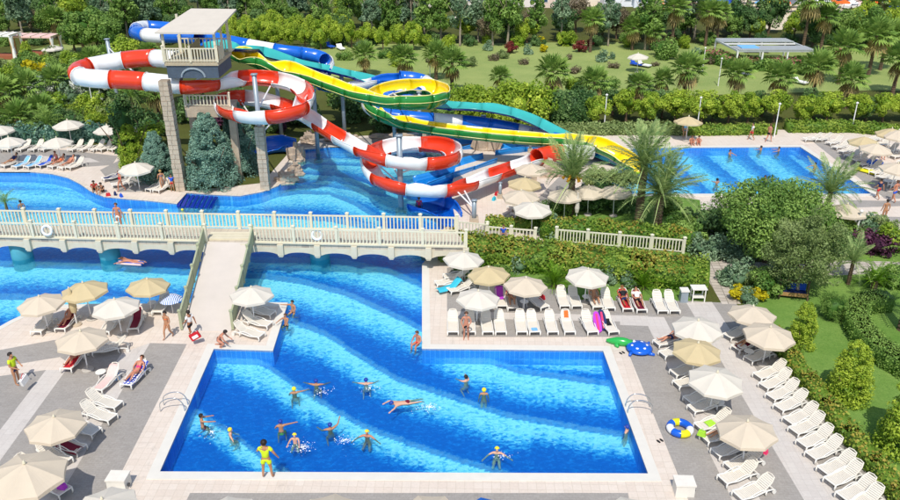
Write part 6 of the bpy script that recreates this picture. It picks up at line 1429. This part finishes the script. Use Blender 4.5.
# ------------------------------------------------------------------ floats and rings
def ring(loc, R_, r, ms, lb, tilt=0, n=24, cat='swim ring', name='swim_ring'):
    t = thing(name, lb, cat, loc); t.rotation_euler = (tilt, 0, 0 if tilt else rng.uniform(0, 3))
    for k in range(len(ms)):
        m = MB(); a0, a1 = 2 * math.pi * k / len(ms), 2 * math.pi * (k + 1) / len(ms)
        m.tube([(R_ * math.cos(a0 + (a1 - a0) * i / 6), R_ * math.sin(a0 + (a1 - a0) * i / 6), 0) for i in range(7)], r, 12, cap=False); m.build('panel', ms[k], t, True)
    return t
vb, vw, vy = gel('vinyl_blue', '#1560d0'), gel('vinyl_white', '#f0f2f4'), gel('vinyl_yellow', '#e8e020')
ring(at(680, 428, .2), .5, .2, [vb, vy, vb, vw, vb, vy, vw, vb], 'patterned blue and yellow swim ring lying on the deck')
ring(at(875, 163, .35), .55, .24, [vb] * 2, 'blue swim ring beside the sunburnt person by the far pool')
ring(at(50, 238.5, ZB) + Vector((0, -.16, .72)), .34, .09, [vw, vw, vw, vw], 'white life ring hung on the left part of the bridge railing', R(80), cat='life ring', name='life_ring')
ring(at(318, 243, ZB) + Vector((0, -.16, .72)), .34, .09, [vw] * 4, 'white life ring hung on the middle of the bridge railing', R(80), cat='life ring', name='life_ring')
# round blue float with spots (turtle) and green crocodile
t = thing('inflatable_turtle', 'big round blue inflatable with white spots at the pool corner', 'inflatable', at(639, 350, 0))
m = MB(); m.lathe([(.1, .0), (.62, .02), (.8, .14), (.7, .27), (.35, .38), (.05, .4)], 24); m.build('shell', vb, t, True)
for k in range(6):
    a = k * 1.05; m = MB(); m.lathe([(.1, 0), (.09, .03), (.01, .045)], 10, (.42 * math.cos(a), .42 * math.sin(a), .33)); m.build('spot', vw, t)
for a in (.6, 2.4, 3.8, 5.4):
    m = MB(); m.tube([(.7 * math.cos(a), .7 * math.sin(a), .12), (1.05 * math.cos(a + .15), 1.05 * math.sin(a + .15), .1)], [.14, .07], 8); m.build('flipper', vb, t, True)
vg = gel('vinyl_green', '#2fae4e')
t = thing('inflatable_crocodile', 'green inflatable crocodile lying at the pool corner beside the blue one', 'inflatable', at(621, 345, .0), R(-20))
m = MB(); m.tube(catmull([(-.9, 0, .15), (-.4, 0, .2), (.2, .05, .22), (.7, .1, .18), (1.0, .12, .15)], 4), [.08, .12, .16, .2, .24, .27, .28, .28, .27, .25, .2, .17, .14, .15, .17, .13, .08][:17], 10); m.build('body', vg, t, True)
for sx, sy in ((-.3, .35), (.4, .42), (-.3, -.33), (.4, -.3)):
    m = MB(); m.tube([(sx, 0, .16), (sx + .08, sy, .12), (sx + .2, sy * 1.3, .1)], [.13, .13, .08], 8); m.build('leg', vg, t, True)
for sy in (.04, .18):
    m = MB(); m.lathe([(.05, 0), (.06, .05), (.02, .09)], 8, (.72, sy, .32)); m.build('eye', vw, t)
# lilo with a person, upper left pool
t = thing('air_mattress', 'pink and blue air mattress floating in the left pool', 'air mattress', at(131, 263, WZ + .04), R(-8))
for k in range(5): m = MB(); m.tube([(-.95, (k - 2) * .15, .05), (.95, (k - 2) * .15, .05)], .085, 8); m.build('tube_rib', [CLOTH['palepink'], vb, CLOTH['palepink'], vb, CLOTH['palepink']][k], t, True)
person(at(131, 261, WZ + .2), 82, 'float', 'person lying on the pink air mattress in the left pool', 'red', 'brown', (('swim_briefs', 'pink'),))
# violet body boards leaning on the lounger
for x, y, c, lb in ((599, 333, 'violet', 'violet surf float leaning by the ninth poolside lounger'), (604, 331, 'navy', 'dark purple surf float leaning behind the violet one')):
    t = thing('surf_float', lb, 'float', at(x, y, .0), R(6)); m = MB()
    for z0, w in ((.05, .1),):
        pr = [(.0, -.02), (.2, .1), (.24, .5), (.24, 1.0), (.15, 1.35), (0, 1.45)]; poly = pr + [(-a, b) for a, b in pr[::-1][1:-1]]
        m.prism(poly, 0, .09)
    o = m.build('board', CLOTH[c], t, rot=(R(38), 0, 0)); 
    m = MB(); m.box((0, .7, .1), (.12, 1.1, .02)); m.build('stripe', CLOTH['pink'], t, rot=(R(38), 0, 0))
# towel heap beside the pink towel
t = thing('beach_bag', 'blue and white bag on the deck between two towel covered loungers', 'bag', at(115, 379, 0), .4); m = MB(); m.box((0, 0, .18), (.6, .4, .36), taper=.7); m.build('bag_body', stripes('bag_stripes', '#2a8fd8', '#eef4f8', 4), t); m = MB(); m.tube([(-.2, 0, .34), (0, 0, .52), (.2, 0, .34)], .02, 6); m.build('handle', CLOTH['white'], t)
t = thing('striped_umbrella', 'blue and white striped beach shade by the ramp', 'sunshade', at(173, 313, 0)); m = MB(); m.lathe([(.75, 1.0), (.5, 1.2), (.1, 1.35)], 10); m.build('canopy', stripes('shade_stripes', '#2c6fc0', '#f2f2ee', 3), t); m = MB(); m.tube([(0, 0, 0), (0, 0, 1.4)], .025, 6); m.build('pole', M_white, t)
for x, y, c, lb in ((701, 438, 'lime', 'lime green bag on the lounger in the lower right shade'), (764, 449, 'pink', 'hot pink bag at the right of the lower right parasol'), (717, 436, 'teal', 'teal bag hanging by the lower right parasol'), (542, 301, 'red', 'small red bag on the lounger by the cream parasol'), (494, 198, 'turquoise', 'turquoise bag by the beige parasol cluster'), (497, 193, 'red', 'red bag by the beige parasol cluster'),
                    (63, 491, 'violet', 'violet bag on the bottom left lounger'), (115, 193, 'navy', 'navy bag at the beach edge'), (121, 195, 'blue', 'blue bag at the beach edge nearest the steps'), (108, 194, 'red', 'red bag at the beach edge')):
    p = at(x, y, .2); p.z = .36 if y in (438, 491, 301) else 0; t = thing('bag', lb, 'bag', p, rng.uniform(0, 3)); m = MB(); m.box((0, 0, .14), (.42, .24, .28), taper=.75); m.build('bag_body', CLOTH[c], t); m = MB(); m.tube([(-.14, 0, .26), (0, 0, .42), (.14, 0, .26)], .018, 6); m.build('handle', CLOTH[c], t)
# yellow float beside the far blue ring
t = thing('air_mattress', 'yellow air mattress on the deck beside the far blue ring', 'air mattress', at(866, 171, .1), R(-50))
for k in range(5): m = MB(); m.tube([(-.95, (k - 2) * .18, .05), (.95, (k - 2) * .18, .05)], .1, 8); m.build('tube_rib', vy, t, True)
# ------------------------------------------------------------------ small tables, cubes, ladders, lamps
def side_table(x, y, lb, big=1.0):
    t = thing('side_table', lb, 'table', at(x, y, 0), group='low white side tables'); m = MB(); m.lathe([(.27, .4), (.29, .42), (.28, .44)], 18); m.build('table_top', M_pl, t)
    for k in range(3):
        a = k * 2.1; m = MB(); m.tube([(.1 * math.cos(a), .1 * math.sin(a), .4), (.22 * math.cos(a), .22 * math.sin(a), 0)], .022, 6); m.build('leg', M_pl, t)
    t.scale = (big,) * 3
for x, y, lb in ((718, 408, 'white table by the middle right parasol'), (84, 351, 'white table under the parasol on the grey band'), (586, 302, 'round table at the foot of the lone white parasol'), (102, 378, 'round pale table below the grey band parasol'), (477, 317, 'table under the left white poolside parasol'), (748, 357, 'table under the garden parasols'),
                 (118, 326, 'table under the white left parasol'), (44, 455, 'dark little table beside the lower left parasol'), (153, 308, 'table under the tan parasol by the water'), (524, 307, 'table beneath the cream parasol before the hedge'), (741, 352, 'second table under the garden parasols')): side_table(x, y, lb)
t = thing('stool', 'white square stool by the path at the lawn edge', 'stool', at(697, 300, 0)); m = MB(); m.box((0, 0, .95), (1.0, .7, .07)); m.build('top', M_pl, t)
for sx in (-.4, .4):
    for sy in (-.28, .28): m = MB(); m.bar((sx, sy, 0), (sx, sy, .92), .07); m.build('leg', M_pl, t)
m = MB(); m.box((0, 0, .3), (.8, .5, .05)); m.build('shelf', M_pl, t)
t = thing('waste_bin', 'small white bin left of the white stool', 'bin', at(683, 301, 0)); m = MB(); m.box((0, 0, .4), (.5, .5, .8), taper=.92); m.build('bin_body', M_steel, t); m = MB(); m.box((0, 0, .85), (.56, .56, .1)); m.build('lid', M_pl, t)
for x, y, lb in ((120, 487, 'white stone cube at the left front corner of the main pool'), (683, 492, 'white stone cube at the right front corner of the main pool')):
    t = thing('stone_cube', lb, 'planter', at(x, y, 0), R(-2), None, .76); m = MB(); m.box((0, 0, .4), (1.15, .9, .8), taper=.97); m.build('block', M_cope, t); m = MB(); m.box((0, 0, .85), (1.22, .97, .09)); m.build('cap', mat('cap_stone', '#e6e0d4', .7, .08), t)
    m = MB(); m.tube([(.62, -.1, .3), (.68, -.1, .3)], .12, 12); m.build('lamp_port', mat('dark_metal', '#3a3c3e', .4), t)
M_chrome = mat('chrome', '#c9ced2', .15, .05, 3, metal=.9)
def ladder(x, y, ang, lb):
    t = thing('pool_ladder', lb, 'ladder', at(x, y, .03), ang)
    for s in (-.28, .28):
        m = MB(); m.tube(catmull([(s, -.95, .0), (s, -.9, .5), (s, -.5, .78), (s, 0, .8), (s, .3, .45), (s, .34, -.2), (s, .34, -.95)], 5), .028, 8); m.build('handrail', M_chrome, t, True)
    for k in range(3): m = MB(); m.box((0, .34, -.2 - k * .28), (.56, .1, .03)); m.build('tread', M_chrome, t)
ladder(180, 408, R(-90), 'chrome pool ladder with curved handrails at the left edge'); ladder(633, 410, R(90), 'chrome pool ladder with curved handrails at the right edge')
for (x, y, lb) in ((641, 436, 'pair of dark sandals by the right ladder'), (660, 441, 'pair of dark sandals on the beige deck'), (622, 353, 'pair of sandals below the green crocodile')):
    t = thing('sandals', lb, 'sandals', at(x, y, .0), .5)
    for s in (-.1, .1): m = MB(); m.lathe([(.06, 0), (.065, .02), (.05, .03)], 10, (s, 0, 0), sy=2.2); m.build('sole', CLOTH['black'], t)
def lamp(x, y, h, lb):
    t = thing('lamp_post', lb, 'lamp', at(x, y, 0), group='white garden lamp posts'); m = MB(); m.tube([(0, 0, 0), (0, 0, h)], [.07, .05], 8); m.build('pole', M_white, t); m = MB(); m.lathe([(.07, h - .05), (.13, h + .02), (.16, h + .1), (.08, h + .16), (.02, h + .2)], 12); m.build('lamp_head', M_white, t, True)
for x, y, h, lb in ((702, 74, 3.6, 'left of two white lamp posts on the meadow'), (718, 86, 3.6, 'right of two white lamp posts on the meadow'), (604, 129, 3.8, 'white lamp post by the square dark hedge'), (774, 137, 3.6, 'white lamp post behind the middle of the far pool'), (697, 128, 3.4, 'white lamp post beside the thatched parasol'),
                    (854, 243, 2.6, 'white lamp post in the shrubs beyond the stone path'), (95, 116, 3.6, 'white lamp post among the white flowering bushes'), (851, 132, 3.2, 'white lamp post before the lime trees at right'), (430, 78, 3.0, 'white pillar lamp at the left of the meadow')): lamp(x, y, h, lb)
# sculpture like bench under the olive tree
t = thing('garden_swing', 'rustic swing bench with blue cushions beneath the olive tree', 'bench', at(792, 297, 0), R(-12), None, .82)
for sx in (-1.1, 1.1): m = MB(); m.tube([(sx, -.5, 0), (sx, 0, 1.5), (sx, .5, 0)], .06, 6); m.build('frame', M_bark, t)
m = MB(); m.box((0, 0, .5), (2.0, .7, .14)); m.build('seat', CLOTH['navy'], t); m = MB(); m.box((0, .35, .85), (2.0, .14, .55)); m.build('backrest', CLOTH['blue'], t); m = MB(); m.box((0, 0, 1.5), (2.4, .12, .1)); m.build('top_bar', M_bark, t); m = MB(); m.box((0, -.38, .42), (2.1, .1, .3)); m.build('front_board', mat('teak', '#b08858', .7, .2, 4), t)
# ------------------------------------------------------------------ meadow structures
pa, pb, pc, pd = at(716, 40, 2.7), at(786, 40, 2.7), at(814, 51, 2.7), at(738, 51, 2.7)
M_pg = mat('weathered_white', '#c4c8c8', .6, .12, 2)
t = thing('pergola', 'white lattice pergola with open slatted roof on the far meadow', 'pergola', (0, 0, 0))
for a, b in ((pa, pb), (pb, pc), (pc, pd), (pd, pa)): m = MB(); m.bar(a, b, .25, .25); m.build('beam', M_pg, t)
for f in (.36, .66): m = MB(); m.bar(pa.lerp(pd, f), pb.lerp(pc, f), .2, .2); m.build('beam', M_white, t)
for i in range(46):
    f = (i + .5) / 46; m = MB()
    for g0, g1 in ((-.03, .3), (.68, 1.03)):
        a, b = pa.lerp(pb, f), pd.lerp(pc, f); m.bar(a.lerp(b, g0) + V3(0, 0, .2), a.lerp(b, g1) + V3(0, 0, .2), .14, .12)
    if i == 0: sm_ = []
    sm_.append(m)
for m in sm_: 
    k = len(m.v) // 2
    for q in (0, 1):
        m2 = MB(); m2.add(m.v[q * k:(q + 1) * k], [(3, 2, 1, 0), (4, 5, 6, 7), (0, 1, 5, 4), (1, 2, 6, 5), (2, 3, 7, 6), (3, 0, 4, 7)]); m2.build('slat', M_pg, t)
for f in (0, .33, .66, 1):
    for a, b in ((pa, pb), (pd, pc)): p = a.lerp(b, f); m = MB(); m.bar((p.x, p.y, 0), p, .22); m.build('post', M_white, t)
p = at(748, 48, 2.8); m = MB(); m.box((p.x, p.y, 3.0), (2.6, 2.2, .08)); m.build('blue_cover', CLOTH['sky'], t)
for i, (x, y, w) in enumerate(((775, 47, 5), (757, 49, 4))):
    t = thing('dining_table', ['right', 'left'][i] + ' long table standing under the white pergola', 'table', at(x, y + 4, 0)); m = MB(); m.box((0, 0, .75), (w, 1, .08)); m.build('table_top', M_bark, t)
    for sx in (-1, 1): m = MB(); m.box((sx * w * .4, 0, .36), (.1, .8, .7)); m.build('leg', M_bark, t)
def cabana(x, y, w, d, h, lb, drape):
    t = thing('cabana', lb, 'cabana', at(x, y, 0), R(-4)); m = MB(); m.box((0, 0, h), (w, d, .22)); m.build('roof', drape, t)
    for i in range(5): m = MB(); m.box((-w / 2 + w * i / 4, 0, h + .16), (.14, d + .5, .1)); m.build('rafter', M_cream, t)
    for sx in (-1, 1):
        for sy in (-1, 1):
            m = MB(); m.bar((sx * w * .45, sy * d * .42, 0), (sx * w * .45, sy * d * .42, h), .2); m.build('post', mat('teak', '#b08858', .7), t)
            m = MB(); m.lathe([(.3, .3), (.22, 1.2), (.12, h * .5), (.3, h - .1)], 8, (sx * w * .45 + .2 * sx, sy * d * .42, 0)); m.build('curtain', CLOTH['white'], t)
    m = MB(); m.box((0, 0, .3), (w * .8, d * .7, .5)); m.build('daybed', mat('terracotta', '#9c5a40', .8), t)
cabana(40, 55, 6.5, 3, 3.0, 'cabana with pale drapes on the upper left lawn', CLOTH['palepink'])
cabana(5, 58, 5, 3, 3.6, 'white draped pavilion cut by the upper left border', CLOTH['white'])
for i, (x, y, c, lb) in enumerate(((50, 62, 'navy', 'dark sunbed under the upper left garden parasol'), (637, 66, 'blue', 'blue sunbed under the lone meadow parasol'), (644, 67, 'white', 'white sunbed beside the blue one on the meadow'), (341, 50, 'white', 'white sunbed beneath the orchard trees'), (330, 48, 'blue', 'blue sunbed beneath the orchard trees'),
                               (800, 84, 'white', 'pair of white loungers on the meadow beyond the lime trees'), (745, 76, 'grey', 'dark sunbed before the flowering hedge'))):
    t = thing('sunbed', lb, 'sunbed', at(x, y, 0), rng.uniform(-1, 1)); m = MB(); m.box((0, 0, .35), (.9, 2.0, .14)); m.build('mattress', CLOTH[c], t)
    m = MB(); m.box((0, .75, .6), (.9, .12, .6), Matrix.Rotation(-.6, 3, 'X')); m.build('headrest', CLOTH[c], t)
    for sx in (-.38, .38):
        for sy in (-.85, .85): m = MB(); m.bar((sx, sy, 0), (sx, sy, .3), .08); m.build('leg', M_bark, t)
# far edge: beach with sheds, parked cars and sunshades
def shed(x, y, w, d, h, wall, roof, lb, nwin=3):
    t = thing('beach_house', lb, 'building', at(x, y, 0)); wm = mat('wall_' + wall, wall, .8, .08, .5); rm = mat('roof_' + roof, roof, .8, .12, .5)
    m = MB(); m.box((0, 0, h / 2), (w, d, h)); m.build('wall', wm, t)
    m = MB(); m.add([(-w / 2 - .4, -d / 2 - .4, h), (w / 2 + .4, -d / 2 - .4, h), (w / 2 + .4, d / 2 + .4, h), (-w / 2 - .4, d / 2 + .4, h), (-w / 2 - .4, 0, h + d * .3), (w / 2 + .4, 0, h + d * .3)], [(0, 1, 5, 4), (2, 3, 4, 5), (0, 4, 3), (1, 2, 5), (3, 2, 1, 0)]); m.build('roof', rm, t)
    for i in range(nwin):
        m = MB(); m.box((-w / 2 + w * (i + .5) / nwin, -d / 2 - .03, h * .55), (w / nwin * .45, .1, h * .35)); f = m.build('window', M_white, t)
        m = MB(); m.box((-w / 2 + w * (i + .5) / nwin, -d / 2 - .09, h * .55), (w / nwin * .36, .04, h * .28)); m.build('pane', mat('window_glass', '#35506a', .1, .05), f)
    m = MB(); m.box((w * .5 - .9, -d / 2 - .04, 1.0), (.9, .1, 2.0)); m.build('door', mat('door_brown', '#6b4a34', .6), t)
SH = [(425, 8, 9, 5, 3, '#e8ded0', '#c46a4a'), (443, 4, 7, 5, 3.2, '#f0ece4', '#d8d2c8'), (470, 5, 10, 6, 3, '#f1ece8', '#b9b2aa'), (515, 5, 11, 6, 3, '#efe6dc', '#c8614a'), (540, 3, 8, 5, 3.4, '#f4e8d8', '#d0745a'), (556, 6, 8, 5, 3, '#e9d2c0', '#c99a6a'), (625, 5, 10, 5, 3.2, '#eef0f4', '#c9d4e0'), (650, 6, 8, 5, 3, '#e8ecf4', '#f0f0f0'), (672, 8, 6, 5, 3.4, '#f2b070', '#f0e6d8'), (690, 8, 7, 5, 3.2, '#eef4f2', '#e8f0ee')]
for i, (x, y, w, d, h, a, b) in enumerate(SH): shed(x, y, w, d, h, a, b, ORD[i] + ' pale low house from the left beyond the far tree line', 3)
t = thing('banner', 'blue billboard with a white emblem beyond the trees at right', 'billboard', at(722, 12, 0)); m = MB(); m.box((0, 0, 3.0), (6.5, .2, 3.2)); m.build('panel', CLOTH['blue'], t)
for sx in (-2.5, 2.5): m = MB(); m.bar((sx, .2, 0), (sx, .2, 4), .2); m.build('post', M_steel, t)
m = MB(); m.prism([(-.9, -.3), (.2, .5), (.9, .5), (-.1, -.5)], 0, .05); m.build('emblem', CLOTH['white'], t, loc=(0, -.12, 3.0), rot=(R(90), 0, 0))
cm_ = [CLOTH[c] for c in ('palepink', 'white', 'orange', 'sky', 'white', 'yellow', 'grey')]
q = MB(); q.lathe([(1.5, 1.9), (1.0, 2.2), (.1, 2.5)], 8); bc = q.mesh('canopy', CLOTH['white']); q = MB(); q.tube([(0, 0, 0), (0, 0, 2.4)], .05, 5); bp_ = q.mesh('pole', M_bark)
k = 0
for row, (y, n_) in enumerate(((4, 26), (8, 24), (12.5, 18), (1, 26))):
    for i in range(n_):
        x = (700 if row < 2 else 760) + i * (205 / n_ if row < 2 else 145 / n_) + rng.uniform(-2, 2); p = at(x, y, 0)
        t = thing('beach_umbrella', '%s beach sunshade from the left in the %s row on the far sand' % (ORD[i], ['second', 'third', 'nearest', 'farthest'][row]), 'beach umbrella', p, rng.uniform(0, 1), 'rows of sunshades on the far beach'); obj('canopy', bc, t, mats=[rng.choice(cm_)]); obj('pole', bp_, t)
def car(x, y, dg, c, lb):
    t = thing('parked_car', lb, 'car', at(x, y, 0), R(dg), 'vehicles parked beyond the beach'); m = MB(); m.box((0, 0, .62), (4.3, 1.75, .62)); m.box((0, 0, .62), (4.1, 1.77, .3)); m = MB(); m.prism([(-2.15, .35), (2.15, .35), (2.1, .8), (1.2, .92), (.6, 1.42), (-1.0, 1.45), (-1.7, .95), (-2.15, .9)], -.87, .87)
    m.build('body', CLOTH[c], t, rot=(R(90), 0, 0)); m = MB(); m.prism([(1.05, .95), (.55, 1.36), (-.95, 1.39), (-1.5, .97)], -.885, .885); m.build('side_windows', mat('window_glass', '#35506a', .1), t, rot=(R(90), 0, 0))
    for sx in (-1.35, 1.35):
        for sy in (-.85, .85): m = MB(); m.tube([(sx, sy - .1, .32), (sx, sy + .1, .32)], .32, 12); m.build('wheel', CLOTH['black'], t)
for i, (x, y, c) in enumerate(((868, 12, 'blue'), (882, 8, 'navy'), (893, 13, 'blue'), (851, 9, 'white'), (880, 15, 'sky'), (898, 5, 'orange'))): car(x, y, 30, c, ['blue car right of the white one on the far sand', 'navy car at the upper right corner', 'blue car at the right border on the far sand', 'white car on the far sand', 'pale blue car nearest on the far sand', 'orange car in the very corner'][i])
